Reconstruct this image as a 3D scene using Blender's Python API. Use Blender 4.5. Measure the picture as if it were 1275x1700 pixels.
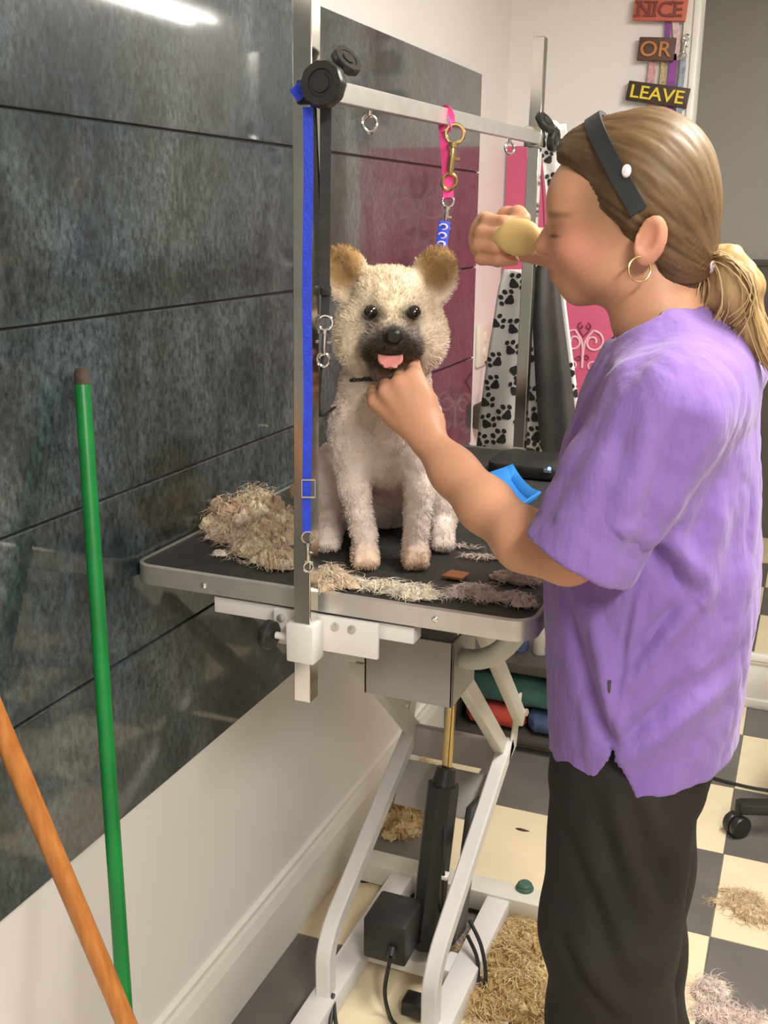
import bpy, bmesh, math, random
import numpy as np
from mathutils import Vector, Matrix
from mathutils import noise as mnoise

# ------------------------------------------------------------------ clear
for o in list(bpy.data.objects): bpy.data.objects.remove(o, do_unlink=True)
scn = bpy.context.scene
col = scn.collection
random.seed(7); rng = np.random.default_rng(7)
R_ = math.radians

# ------------------------------------------------------------------ camera
F_PX = 1750.0; CX, CY = 637.5, 850.0
CAM = np.array([0.0, 0.0, 1.5])
ROT = np.array([[0.92680419, 0.10908706, -0.3593522],
                [0.37544493, -0.24706369, 0.89330881],
                [0.00866555, -0.96283931, -0.26993585]])   # camera axes (right, down, forward) in world
cd = bpy.data.cameras.new('camera'); cam = bpy.data.objects.new('camera', cd); col.objects.link(cam)
M = Matrix.Identity(4)
for i in range(3):
    M[i][0] = ROT[i][0]; M[i][1] = -ROT[i][1]; M[i][2] = -ROT[i][2]; M[i][3] = CAM[i]
cam.matrix_world = M
cd.sensor_fit = 'VERTICAL'; cd.sensor_height = 36.0; cd.lens = 36.0*F_PX/1700.0
cd.clip_start = 0.05
scn.camera = cam

# ------------------------------------------------------------------ world, light, exposure
w = bpy.data.worlds.new('world'); scn.world = w; w.use_nodes = True
w.node_tree.nodes['Background'].inputs[0].default_value = (1.0, 0.93, 0.82, 1)
w.node_tree.nodes['Background'].inputs[1].default_value = 0.35
scn.view_settings.view_transform = 'Standard'
scn.view_settings.look = 'None'
scn.view_settings.gamma = 1.0
scn.view_settings.use_curve_mapping = False
scn.view_settings.exposure = 0.12
CEIL = 2.42
LIGHTS = [  # x, y, length along y, power : fluorescent fixtures on the ceiling
    (0.98, 4.02, 1.2, 0), (0.40, 1.75, 1.2, 46), (0.75, -0.35, 1.2, 66)]
for (lx, ly, ll, pw) in LIGHTS:
    if not pw: continue      # the far fixture is lit by its own tubes
    ld = bpy.data.lights.new('fluorescent_light', 'AREA'); ld.shape = 'RECTANGLE'
    ld.size = 0.26; ld.size_y = ll; ld.energy = pw; ld.color = (1.0, 0.945, 0.875)
    lo = bpy.data.objects.new('fluorescent_light', ld); col.objects.link(lo)
    lo.location = (lx, ly, CEIL-0.085)

# ------------------------------------------------------------------ helpers
def ray(u, v): return ROT @ np.array([(u-CX)/F_PX, (v-CY)/F_PX, 1.0])
def atY(u, v, y): r = ray(u, v); return CAM + r*(y/r[1])
def atX(u, v, x): r = ray(u, v); return CAM + r*(x/r[0])
def atZ(u, v, z): r = ray(u, v); return CAM + r*((z-1.5)/r[2])

def tag(o, label=None, cat=None, group=None, kind=None):
    if label: o['label'] = label
    if cat: o['category'] = cat
    if group: o['group'] = group
    if kind: o['kind'] = kind
    return o
def empty(name, loc, label=None, cat=None, group=None, rz=0, kind=None):
    o = bpy.data.objects.new(name, None); col.objects.link(o)
    o.location = loc; o.rotation_euler = (0, 0, rz); o.empty_display_size = 0.05
    return tag(o, label, cat, group, kind)

class MB:
    def __init__(s): s.v = []; s.f = []; s.c = []
    def add(s, vs, fs, c=None):
        b = len(s.v); s.v += [tuple(map(float, p)) for p in vs]
        s.f += [tuple(i+b for i in f) for f in fs]
        if c is not None: s.c += [c]*len(vs)
        return s
    def box(s, lo, hi):
        x0, y0, z0 = lo; x1, y1, z1 = hi
        return s.add([(x0,y0,z0),(x1,y0,z0),(x1,y1,z0),(x0,y1,z0),(x0,y0,z1),(x1,y0,z1),(x1,y1,z1),(x0,y1,z1)],
                     [(0,3,2,1),(4,5,6,7),(0,1,5,4),(1,2,6,5),(2,3,7,6),(3,0,4,7)])
    def bar(s, p0, p1, w, h, up=(0,0,1)):          # rectangular bar between two points
        p0 = Vector(p0); p1 = Vector(p1); d = (p1-p0).normalized(); u = Vector(up)
        sd = d.cross(u).normalized(); u = sd.cross(d)
        vs = [p + sd*a*w/2 + u*b*h/2 for p in (p0, p1) for a, b in ((-1,-1),(1,-1),(1,1),(-1,1))]
        return s.add(vs, [(0,1,2,3),(7,6,5,4),(0,4,5,1),(1,5,6,2),(2,6,7,3),(3,7,4,0)])
    def tube(s, pts, r, n=10, cap=True, flat=1.0, up=None):   # round or flattened tube along points
        pts = [Vector(p) for p in pts]; rr = r if hasattr(r, '__len__') else [r]*len(pts)
        rings = []; prev = None
        for i, p in enumerate(pts):
            d = (pts[min(i+1, len(pts)-1)] - pts[max(i-1, 0)]).normalized()
            if prev is None:
                a = Vector(up) if up else (Vector((0,0,1)) if abs(d.z) < .9 else Vector((1,0,0)))
                x = d.cross(a).normalized()
            else:
                x = (prev - d*prev.dot(d)).normalized()
            prev = x; y = d.cross(x)
            rings.append([p + (x*math.cos(t)+y*math.sin(t)*flat)*rr[i] for t in [2*math.pi*k/n for k in range(n)]])
        b = []; f = []
        for ring in rings: b += ring
        for i in range(len(rings)-1):
            for k in range(n):
                f.append((i*n+k, i*n+(k+1) % n, (i+1)*n+(k+1) % n, (i+1)*n+k))
        if cap:
            f.append(tuple(range(n-1, -1, -1))); f.append(tuple((len(rings)-1)*n+k for k in range(n)))
        return s.add(b, f)
    def ring(s, c, r, rt, axis=(0,0,1), n=20, m=8, sx=1.0, start=0, end=None):  # torus or arc
        q = Vector((0,0,1)).rotation_difference(Vector(axis).normalized())
        end = 2*math.pi if end is None else end
        full = abs(end-start-2*math.pi) < 1e-6
        cnt = n if full else n+1
        vs = []
        for i in range(cnt):
            t = start+(end-start)*i/n
            for k in range(m):
                a = 2*math.pi*k/m; d = r+rt*math.cos(a)
                vs.append(Vector(c)+q @ Vector((d*math.cos(t)*sx, d*math.sin(t), rt*math.sin(a))))
        f = []
        for i in range(n if full else n):
            j = (i+1) % cnt
            for k in range(m): f.append((i*m+k, j*m+k, j*m+(k+1) % m, i*m+(k+1) % m))
        if not full:
            f.append(tuple(range(m-1,-1,-1))); f.append(tuple((cnt-1)*m+k for k in range(m)))
        return s.add(vs, f)
    def lathe(s, prof, c=(0,0,0), axis=(0,0,1), n=24, sx=1.0):      # profile of (radius, height)
        q = Vector((0,0,1)).rotation_difference(Vector(axis).normalized())
        vs = []; f = []
        for (r, h) in prof:
            for k in range(n):
                a = 2*math.pi*k/n; vs.append(Vector(c)+q @ Vector((r*math.cos(a)*sx, r*math.sin(a), h)))
        for i in range(len(prof)-1):
            for k in range(n): f.append((i*n+k, i*n+(k+1) % n, (i+1)*n+(k+1) % n, (i+1)*n+k))
        f.append(tuple(range(n-1,-1,-1))); f.append(tuple((len(prof)-1)*n+k for k in range(n)))
        return s.add(vs, f)
    def prism(s, poly, o, ux, uy, dep):            # 2D polygon in plane (o, ux, uy) extruded along dep
        o = Vector(o); ux = Vector(ux); uy = Vector(uy); dep = Vector(dep); n = len(poly)
        vs = [o+ux*a+uy*b for a, b in poly]+[o+ux*a+uy*b+dep for a, b in poly]
        return s.add(vs, [tuple(range(n)), tuple(range(2*n-1, n-1, -1))]+[(k, n+k, n+(k+1) % n, (k+1) % n) for k in range(n)])
    def sheet(s, rows):                             # grid of points
        n = len(rows[0]); vs = [p for r in rows for p in r]
        return s.add(vs, [(i*n+k, i*n+k+1, (i+1)*n+k+1, (i+1)*n+k) for i in range(len(rows)-1) for k in range(n-1)])
    def build(s, name, mat, parent=None, smooth=False, bevel=0, solid=0, origin=None, segs=2):
        off = np.zeros(3)
        if origin is not None: off = np.array(origin, float)
        elif parent is not None and parent.get('_world'): off = np.array(parent['_world'])
        me = bpy.data.meshes.new(name)
        me.from_pydata([(a-off[0], b-off[1], c-off[2]) for a, b, c in s.v], [], s.f)
        bm = bmesh.new(); bm.from_mesh(me); bmesh.ops.recalc_face_normals(bm, faces=bm.faces)
        if bevel: bmesh.ops.bevel(bm, geom=[e for e in bm.edges if e.calc_face_angle(0) > .5], offset=bevel, segments=segs, affect='EDGES', profile=.5)
        bm.to_mesh(me); bm.free()
        me.materials.append(mat)
        if smooth or bevel:
            me.polygons.foreach_set('use_smooth', [True]*len(me.polygons))
            me.set_sharp_from_angle(angle=R_(38))
        if s.c and not bevel:
            at = me.color_attributes.new('Col', 'FLOAT_COLOR', 'POINT')
            at.data.foreach_set('color', np.array([(*c, 1) for c in s.c], np.float32).ravel())
        o = bpy.data.objects.new(name, me); col.objects.link(o)
        if origin is not None: o.location = origin
        if parent is not None: o.parent = parent
        if solid:
            m = o.modifiers.new('solidify', 'SOLIDIFY'); m.thickness = solid; m.offset = 0
        return o
def thing(name, base, label, cat, group=None, kind=None):
    e = empty(name, base, label, cat, group, kind=kind); e['_world'] = [float(x) for x in base]; return e

# ------------------------------------------------------------------ materials
def mat(name, c, rough=.5, metal=0, var=0, vscale=8, bump=0, bscale=60, spec=.5, sheen=0, coat=0, sub=0, emit=None, c2=None, stretch=None, detail=3):
    m = bpy.data.materials.new(name); m.use_nodes = True
    nt = m.node_tree; b = nt.nodes['Principled BSDF']
    b.inputs['Base Color'].default_value = (*c, 1); b.inputs['Roughness'].default_value = rough
    b.inputs['Metallic'].default_value = metal; b.inputs['Specular IOR Level'].default_value = spec
    if sheen: b.inputs['Sheen Weight'].default_value = sheen
    if coat: b.inputs['Coat Weight'].default_value = coat; b.inputs['Coat Roughness'].default_value = .1
    if sub: b.inputs['Subsurface Weight'].default_value = sub; b.inputs['Subsurface Radius'].default_value = (.012, .005, .003); b.inputs['Subsurface Scale'].default_value = 1.0
    if emit: b.inputs['Emission Color'].default_value = (*emit[0], 1); b.inputs['Emission Strength'].default_value = emit[1]
    tc = nt.nodes.new('ShaderNodeTexCoord'); vec = tc.outputs['Object']
    if stretch:
        mp = nt.nodes.new('ShaderNodeMapping'); mp.inputs['Scale'].default_value = stretch
        nt.links.new(vec, mp.inputs['Vector']); vec = mp.outputs['Vector']
    if var or c2:
        n = nt.nodes.new('ShaderNodeTexNoise'); n.inputs['Scale'].default_value = vscale; n.inputs['Detail'].default_value = detail
        nt.links.new(vec, n.inputs['Vector'])
        r = nt.nodes.new('ShaderNodeValToRGB'); r.color_ramp.elements[0].position = .32; r.color_ramp.elements[1].position = .68
        lo = c if c2 else tuple(x*(1-var) for x in c); hi = c2 if c2 else tuple(min(1, x*(1+var)) for x in c)
        r.color_ramp.elements[0].color = (*lo, 1); r.color_ramp.elements[1].color = (*hi, 1)
        nt.links.new(n.outputs['Fac'], r.inputs['Fac']); nt.links.new(r.outputs['Color'], b.inputs['Base Color'])
    if bump:
        n2 = nt.nodes.new('ShaderNodeTexNoise'); n2.inputs['Scale'].default_value = bscale; n2.inputs['Detail'].default_value = 4
        nt.links.new(vec, n2.inputs['Vector'])
        bp = nt.nodes.new('ShaderNodeBump'); bp.inputs['Strength'].default_value = bump; bp.inputs['Distance'].default_value = .004
        nt.links.new(n2.outputs['Fac'], bp.inputs['Height']); nt.links.new(bp.outputs['Normal'], b.inputs['Normal'])
    return m
def mat_attr(name, rough=.6, bump=0, bscale=80, sub=0, spec=.3, sheen=0, var=.12, vscale=20, stretch=None):
    m = mat(name, (1, 1, 1), rough, spec=spec, bump=bump, bscale=bscale, sub=sub, sheen=sheen, stretch=stretch)
    nt = m.node_tree; b = nt.nodes['Principled BSDF']
    a = nt.nodes.new('ShaderNodeAttribute'); a.attribute_name = 'Col'
    n = nt.nodes.new('ShaderNodeTexNoise'); n.inputs['Scale'].default_value = vscale; n.inputs['Detail'].default_value = 4
    tc = [x for x in nt.nodes if x.type == 'TEX_COORD'][0]
    mpn = [x for x in nt.nodes if x.type == 'MAPPING']
    nt.links.new(mpn[0].outputs['Vector'] if mpn else tc.outputs['Object'], n.inputs['Vector'])
    mr = nt.nodes.new('ShaderNodeMapRange'); mr.inputs['From Min'].default_value = .3; mr.inputs['From Max'].default_value = .7
    mr.inputs['To Min'].default_value = 1-var; mr.inputs['To Max'].default_value = 1+var
    nt.links.new(n.outputs['Fac'], mr.inputs['Value'])
    mx = nt.nodes.new('ShaderNodeMix'); mx.data_type = 'RGBA'; mx.blend_type = 'MULTIPLY'; mx.inputs[0].default_value = 1
    nt.links.new(a.outputs['Color'], mx.inputs[6]); nt.links.new(mr.outputs['Result'], mx.inputs[7])
    nt.links.new(mx.outputs[2], b.inputs['Base Color'])
    return m
def slate(name):
    m = mat(name, (.04,.045,.045), .30, spec=.5, bump=.04, bscale=120, coat=1)
    nt = m.node_tree; b = nt.nodes['Principled BSDF']; tc = [x for x in nt.nodes if x.type == 'TEX_COORD'][0]
    mp = nt.nodes.new('ShaderNodeMapping'); mp.inputs['Scale'].default_value = (1, 1, .6); nt.links.new(tc.outputs['Object'], mp.inputs['Vector'])
    def nz(s, d, dist=0):
        n = nt.nodes.new('ShaderNodeTexNoise'); n.inputs['Scale'].default_value = s; n.inputs['Detail'].default_value = d; n.inputs['Roughness'].default_value = .68
        n.inputs['Distortion'].default_value = dist; nt.links.new(mp.outputs['Vector'], n.inputs['Vector']); return n
    def rp(n, a, c):
        r = nt.nodes.new('ShaderNodeValToRGB'); r.color_ramp.elements[0].position = a[0]; r.color_ramp.elements[0].color = (*a[1], 1)
        r.color_ramp.elements[1].position = c[0]; r.color_ramp.elements[1].color = (*c[1], 1); nt.links.new(n.outputs['Fac'], r.inputs['Fac']); return r
    b.inputs['Coat Roughness'].default_value = .06; b.inputs['Coat IOR'].default_value = 1.55; b.inputs['Coat Weight'].default_value = .8
    a = rp(nz(5.5, 8, .6), (.38, (.008,.012,.014)), (.64, (.082,.104,.112)))
    c = rp(nz(2.4, 5, .3), (.40, (.032,.038,.024)), (.62, (.024,.046,.064)))
    g = nt.nodes.new('ShaderNodeMix'); g.data_type = 'RGBA'; g.blend_type = 'MIX'; g.inputs[0].default_value = .42
    nt.links.new(a.outputs['Color'], g.inputs[6]); nt.links.new(c.outputs['Color'], g.inputs[7])
    fine = rp(nz(130, 5), (.36, (.45,.45,.45)), (.66, (1.9,1.9,1.9)))
    g2 = nt.nodes.new('ShaderNodeMix'); g2.data_type = 'RGBA'; g2.blend_type = 'MULTIPLY'; g2.inputs[0].default_value = 1
    nt.links.new(g.outputs[2], g2.inputs[6]); nt.links.new(fine.outputs['Color'], g2.inputs[7])
    nt.links.new(g2.outputs[2], b.inputs['Base Color'])
    return m
K = {}
K['slate'] = slate('slate_laminate')
K['wall'] = mat('wall_paint', (.83,.80,.775), .55, var=.03, vscale=2, bump=.03, bscale=200)
K['trim'] = mat('white_trim_paint', (.85,.83,.77), .4, var=.04, vscale=6)
K['ceil'] = mat('ceiling_paint', (.82,.80,.76), .8, var=.02)
K['cream'] = mat('cream_tile', (.82,.71,.49), .35, var=.07, vscale=5)
K['dark'] = mat('charcoal_tile', (.150,.138,.126), .35, var=.12, vscale=7)
K['grout'] = mat('grout', (.25,.22,.18), .8, var=.1)
K['greywall'] = mat('grey_wall_paint', (.42,.41,.37), .6, var=.03, vscale=2)
K['wains'] = mat('brown_wainscot', (.115,.10,.085), .5, var=.1, vscale=4)
K['chrome'] = mat('chrome', (.72,.70,.66), .13, 1, var=.06, vscale=14)
K['alu'] = mat('brushed_aluminium', (.64,.62,.59), .34, .75, var=.05, vscale=30)
K['brass'] = mat('brass', (.62,.47,.22), .25, 1, var=.08, vscale=30)
K['gold'] = mat('gold', (.85,.62,.28), .2, 1, var=.05)
K['rubber'] = mat('black_rubber_mat', (.030,.028,.025), .62, var=.25, vscale=30, bump=.5, bscale=260)
K['black'] = mat('black_plastic', (.022,.021,.020), .38, var=.2, vscale=20)
K['blackmetal'] = mat('black_painted_metal', (.020,.021,.019), .45, var=.2, vscale=12)
K['whitemetal'] = mat('white_powder_coat', (.74,.72,.70), .38, var=.04, vscale=9)
K['greymetal'] = mat('pale_grey_steel', (.44,.41,.38), .45, var=.05, vscale=9)
K['ivory'] = mat('ivory_powder_coat', (.70,.68,.60), .38, var=.04, vscale=9)
K['green'] = mat('green_paint', (.004,.19,.035), .35, var=.15, vscale=12)
K['rawtip'] = mat('worn_brown_tip', (.07,.045,.035), .8, var=.3, vscale=60)
K['wood'] = mat('varnished_wood', (.36,.125,.026), .38, c2=(.50,.20,.05), vscale=9, stretch=(14,14,1.2), spec=.4)
K['blue'] = mat('blue_webbing', (.014,.05,.62), .6, var=.15, vscale=80, bump=.3, bscale=400)
K['blackweb'] = mat('black_webbing', (.02,.019,.019), .65, var=.2, vscale=60, bump=.3, bscale=400)
K['pinkweb'] = mat('hot_pink_webbing', (.86,.06,.30), .6, var=.12, vscale=60, bump=.3, bscale=400)
K['pink'] = mat('pink_banner', (.66,.12,.235), .5, var=.05, vscale=4)
K['maroon'] = mat('maroon_print', (.22,.02,.06), .6, var=.1)
K['palepink'] = mat('pale_pink_print', (.85,.50,.58), .6, var=.05)
K['cloth'] = mat('white_cotton', (.80,.77,.74), .8, var=.03, vscale=8, bump=.15, bscale=300)
K['print'] = mat('black_print', (.035,.032,.032), .75, var=.1)
K['leather'] = mat('charcoal_vinyl', (.055,.05,.047), .42, var=.3, vscale=10, bump=.3, bscale=50)
K['bluepl'] = mat('sky_blue_plastic', (.03,.25,.72), .45, var=.06, vscale=30)
K['led'] = mat('blue_led', (.05,.1,1), .3, emit=((.05,.15,1.0), 9))
K['teal'] = mat('teal_towel', (.045,.12,.105), .9, var=.25, vscale=16, bump=.5, bscale=120)
K['red'] = mat('red_towel', (.40,.05,.03), .9, var=.2, vscale=16, bump=.5, bscale=120)
K['navy'] = mat('slate_blue_towel', (.05,.08,.16), .9, var=.2, vscale=16, bump=.5, bscale=120)
K['bottle'] = mat('pale_bottle', (.45,.40,.34), .35, var=.1)
K['shelf'] = mat('dark_shelf_board', (.060,.052,.044), .5, var=.2, vscale=6)
K['footgreen'] = mat('green_rubber_foot', (.055,.125,.095), .5, var=.1)
K['outlet'] = mat('ivory_outlet', (.80,.77,.66), .4, var=.02)
K['salmon'] = mat('salmon_plaque', (.58,.14,.09), .6, var=.1, vscale=14)
K['brownpl'] = mat('brown_plaque', (.11,.06,.045), .6, var=.2, vscale=20)
K['darkbr'] = mat('dark_brown_plaque', (.055,.035,.025), .6, var=.2, vscale=20)
K['letbr'] = mat('brown_letters', (.20,.05,.04), .6, var=.1)
K['letor'] = mat('orange_letters', (.50,.20,.07), .6, var=.1)
K['letye'] = mat('yellow_letters', (.80,.62,.06), .6, var=.08)
K['lilac'] = mat('purple_webbing', (.28,.07,.36), .5, var=.2, vscale=40)
K['rosegl'] = mat('rose_glitter', (.62,.33,.34), .4, var=.3, vscale=120)
K['goldgl'] = mat('gold_glitter', (.50,.38,.20), .4, var=.4, vscale=120)
K['tealgl'] = mat('steel_blue_webbing', (.30,.36,.46), .4, var=.3, vscale=100)
K['pearl'] = mat('pearl_pink_webbing', (.75,.55,.56), .4, var=.2, vscale=90)
K['scrap'] = mat('orange_brown_scrap', (.34,.13,.04), .6, var=.15, vscale=40)
K['shirt'] = mat('purple_cotton', (.215,.125,.400), .8, c2=(.25,.152,.445), vscale=5, bump=.35, bscale=60, sheen=.2, spec=.2, stretch=(2.2,2.2,.7))
K['pants'] = mat('black_trousers', (.016,.014,.013), .75, c2=(.026,.022,.020), vscale=6, bump=.4, bscale=22, spec=.25)
K['shoe'] = mat('black_shoe', (.03,.03,.03), .5, var=.1)
K['skin'] = mat_attr('skin', .48, bump=.06, bscale=160, sub=.18, spec=.35, var=.05, vscale=26)
K['hair'] = mat_attr('brown_hair', .5, bump=.15, bscale=60, spec=.35, var=.12, vscale=30)
K['tail'] = mat_attr('blonde_hair', .5, bump=.2, bscale=30, spec=.3, var=.18, vscale=24, stretch=(5, 5, 1))
K['band'] = mat('black_hairband', (.022,.026,.03), .4, var=.2, vscale=30)
K['tie'] = mat('pale_hair_tie', (.85,.76,.76), .6, var=.05)
K['eye'] = mat('dark_eye', (.012,.008,.006), .06, var=.2, coat=1)
K['nose'] = mat('dog_nose', (.018,.016,.015), .3, bump=.3, bscale=300, var=.2)
K['tongue'] = mat('tongue_pink', (.60,.22,.20), .4, var=.08, vscale=60)
K['fur'] = mat_attr('dog_coat', .85, bump=.9, bscale=60, spec=.15, var=.10, vscale=40)
K['furs'] = mat_attr('dog_fur', .7, spec=.2, var=.05)
K['clip'] = mat_attr('hair_clippings', .9, spec=.1, var=.22, vscale=90, bump=.9, bscale=160)
K['tube'] = mat('fluorescent_tube', (1,1,1), .4, emit=((1.0,.945,.875), 9))
K['tubefar'] = mat('bright_fluorescent_tube', (1,1,1), .4, emit=((1.0,.945,.875), 26))
K['brushw'] = mat('straw_yellow_brush', (.70,.50,.20), .5, var=.08)
K['bristle'] = mat('pale_bristle', (.75,.62,.36), .8, var=.2, vscale=200)

# ================================================================== SETTING
XW = -.915; YB = 3.23; YF = 4.65; XR = 2.35; YN = -2.2; ZS = .185; XO = -.385
def struct(name, mb, m, **k):
    return tag(mb.build(name, m, **k), kind='structure')
floor = struct('floor', MB().box((-1.0, YN, -.06), (XR, 3.31, -.004)), K['grout'])
T = .335; X0 = -.066; Y0 = 2.085
def tiles(parent, xs, ys, z, parity):
    cache = {}
    for i in range(len(xs)-1):
        for j in range(len(ys)-1):
            x0, x1, y0, y1 = xs[i], xs[i+1], ys[j], ys[j+1]
            c = (xs_idx[i] + ys_idx[j] + parity) % 2
            key = (round(x1-x0, 3), round(y1-y0, 3), c)
            if key not in cache:
                g = .0012
                o = MB().box((g, g, 0), (x1-x0-g, y1-y0-g, .0055)).build('floor_tile', K['cream' if c else 'dark'], parent, bevel=.0009, segs=1)
                cache[key] = o.data
            else:
                o = bpy.data.objects.new('floor_tile', cache[key]); col.objects.link(o); o.parent = parent
            o.location = (x0, y0, z-.0055)
# main floor: lines at X0 + k*T, Y0 + k*T ; tile (k=-1 col, row 0) left of X0 above Y0 is dark
kx = list(range(-3, 8)); xs = [max(X0+k*T, -.897) for k in kx]; xs_idx = kx
ky = list(range(-10, 5)); ys = [min(Y0+k*T, 3.30) for k in ky]; ys_idx = ky
ys = [y for y in ys]
if ys[-1]-ys[-2] < .02: ys.pop()
tiles(floor, xs, ys, 0.0, 1)
raised = struct('floor_raised', MB().box((-1.0, 3.31, -.06), (XR, YF, ZS-.006)), K['grout'])
xs = [X0-.335*1, X0, X0+.335, X0+.67, X0+1.005, X0+1.34, X0+1.675, XR]; xs_idx = list(range(8))
ys = [3.31, 3.66, 3.965, 4.27, YF]; ys_idx = [0, 1, 2, 3, 4]
tiles(raised, xs, ys, ZS, 0)
# step riser with moulding
tr = MB().box((XO, 3.298, 0), (XR, 3.312, ZS-.006)).box((XO, 3.284, ZS-.022), (XR, 3.312, ZS)).box((XO, 3.290, ZS-.034), (XR, 3.312, ZS-.022)).box((XO, 3.288, 0), (XR, 3.312, .03))
struct('trim_2', tr, K['trim'], bevel=.003)
wl = struct('wall_left', MB().box((XW-.12, YN, 0), (XW, YF, CEIL)), K['wall'])
zb = [.603, .857, 1.111, 1.365, 1.619, 1.873]
for a, b in zip(zb[:-1], zb[1:]):
    MB().box((XW, -1.2, a+.0015), (XW+.011, 2.927, b-.0015)).build('panel_board', K['slate'], wl, bevel=.0015, segs=1)
    if b < 1.8: MB().box((XW, -1.2, b-.0016), (XW+.006, 2.925, b+.0016)).build('panel_joint', K['black'], wl)
bb = MB().prism([(0,0),(.020,0),(.020,.125),(.014,.15),(.010,.158),(.010,.168),(.003,.172),(0,.172)], (XW, YN, 0), (1,0,0), (0,0,1), (0, YB-YN, 0))
struct('baseboard_left', bb, K['trim'])
struct('wall_back', MB().box((XW-.12, YB, 0), (XO, YB+.08, CEIL)), K['wall'])
struct('baseboard_back', MB().box((XW+.02, YB-.018, 0), (XO-.04, YB, .15)), K['trim'], bevel=.003)
tc_ = MB().box((XO-.038, YB-.014, 0), (XO+.002, YB, CEIL)).box((XO-.012, YB-.022, 0), (XO+.006, YB+.085, CEIL))
struct('trim_1', tc_, K['trim'], bevel=.003)
wf = struct('wall_far', MB().box((XW-.12, YF, 0), (XR, YF+.1, CEIL)), K['greywall'])
MB().box((XW, YF-.02, ZS), (XR, YF, 1.33)).build('wainscot_panel', K['wains'], wf)
MB().box((XW, YF-.032, 1.32), (XR, YF, 1.345)).build('wainscot_rail', K['wains'], wf, bevel=.004)
struct('wall_right', MB().box((XR, YN, 0), (XR+.1, YF, CEIL)), K['greywall'])
struct('wall_front', MB().box((XW-.12, YN-.1, 0), (XR+.1, YN, CEIL)), K['wall'])
struct('ceiling', MB().box((XW-.12, YN-.1, CEIL), (XR+.1, YF+.1, CEIL+.08)), K['ceil'])
for i, (lx, ly, ll, pw) in enumerate(LIGHTS):
    nm = ['far fluorescent ceiling fixture over the raised floor', 'fluorescent ceiling fixture over the far end of the table', 'fluorescent ceiling fixture nearest the camera'][i]
    t = thing('ceiling_light', (lx, ly, CEIL), nm, 'ceiling light', 'fluorescent ceiling fixtures')
    MB().box((lx-.14, ly-ll/2-.02, CEIL-.035), (lx+.14, ly+ll/2+.02, CEIL)).build('housing', K['whitemetal'], t, bevel=.004)
    for sx in (-.06, .06):
        MB().tube([(lx+sx, ly-ll/2, CEIL-.058), (lx+sx, ly+ll/2, CEIL-.058)], .013, 12).build('fluorescent_tube', K['tube' if pw else 'tubefar'], t, smooth=True)

# ================================================================== GROOMING TABLE
TX0, TX1, TY0, TY1, TZ = -.900, -.290, 1.233, 2.243, 1.003
def rrect(x0, x1, y0, y1, r, n=7):
    p = []
    for cx_, cy_, a0 in ((x1-r, y0+r, -90), (x1-r, y1-r, 0), (x0+r, y1-r, 90), (x0+r, y0+r, 180)):
        for k in range(n+1):
            a = R_(a0+90*k/n); p.append((cx_+r*math.cos(a), cy_+r*math.sin(a)))
    return p
table = thing('grooming_table', ((TX0+TX1)/2, 1.74, 0), 'electric lift grooming table with black rubber top and pale steel frame', 'table')
MB().prism(rrect(TX0+.004, TX1-.004, TY0+.004, TY1-.004, .030), (0,0,TZ-.024), (1,0,0), (0,1,0), (0,0,.021)).build('table_top', K['rubber'], table)
outer = rrect(TX0, TX1, TY0, TY1, .034); inner = rrect(TX0+.005, TX1-.005, TY0+.005, TY1-.005, .029)
rim = MB(); n = len(outer)
prof_o = [(outer, TZ-.029), (outer, TZ-.001), (inner, TZ+.001), (inner, TZ-.029)]
vs = [(x, y, z) for ring_, z in prof_o for x, y in ring_]
rim.add(vs, [(i*n+k, i*n+(k+1) % n, ((i+1) % 4)*n+(k+1) % n, ((i+1) % 4)*n+k) for i in range(4) for k in range(n)])
rim.build('edge_rim', K['alu'], table, smooth=True)
for px, py in ((338, 972), (722, 1028)):
    p = atY(px, py, TY0); MB().lathe([(.0045, 0), (.0045, .001), (.002, .003)], p, (0,-1,0), 12).build('rivet', K['chrome'], table, smooth=True)
MB().box((TX0+.03, TY0+.03, TZ-.036), (TX1-.03, TY1-.03, TZ-.022)).build('underside_board', K['shelf'], table)
# white steel bars under the top
MB().box((-.765, TY0+.010, .943), (-.455, TY0+.040, .968)).build('under_frame_bar', K['whitemetal'], table, bevel=.002)
MB().box((-.765, TY1-.045, .943), (-.455, TY1-.015, .968)).build('under_frame_bar', K['whitemetal'], table, bevel=.002)
for x in (-.75, -.49):
    MB().box((x-.015, TY0+.04, .942), (x+.015, TY1-.04, .967)).build('under_frame_bar', K['ivory'], table, bevel=.002)
MB().box((-.545, 1.50, .80), (-.484, 1.53, .967)).build('mount_block', K['blackmetal'], table, bevel=.002)
MB().box((-.700, 1.42, .88), (-.645, 1.70, .967)).build('mount_block', K['blackmetal'], table, bevel=.002)
# front plate with side flange
MB().box((-.636, 1.497, .728), (-.480, 1.503, .842)).box((-.486, 1.497, .728), (-.480, 1.62, .842)).box((-.636, 1.497, .728), (-.630, 1.62, .842)).build('front_plate', K['greymetal'], table, bevel=.002)
# curved foot tube under the right corner
pts = []
pa = np.array([-.505, 1.56, .795]); pb = np.array([-.42, 1.50, .805]); pc = np.array([-.36, 1.46, .87]); pd = np.array([-.348, 1.45, .968])
for k in range(15):
    t = k/14; pts.append(tuple((1-t)**3*pa+3*(1-t)**2*t*pb+3*(1-t)*t*t*pc+t**3*pd))
MB().tube(pts, .017, 14).build('support_tube', K['ivory'], table, smooth=True)
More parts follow.
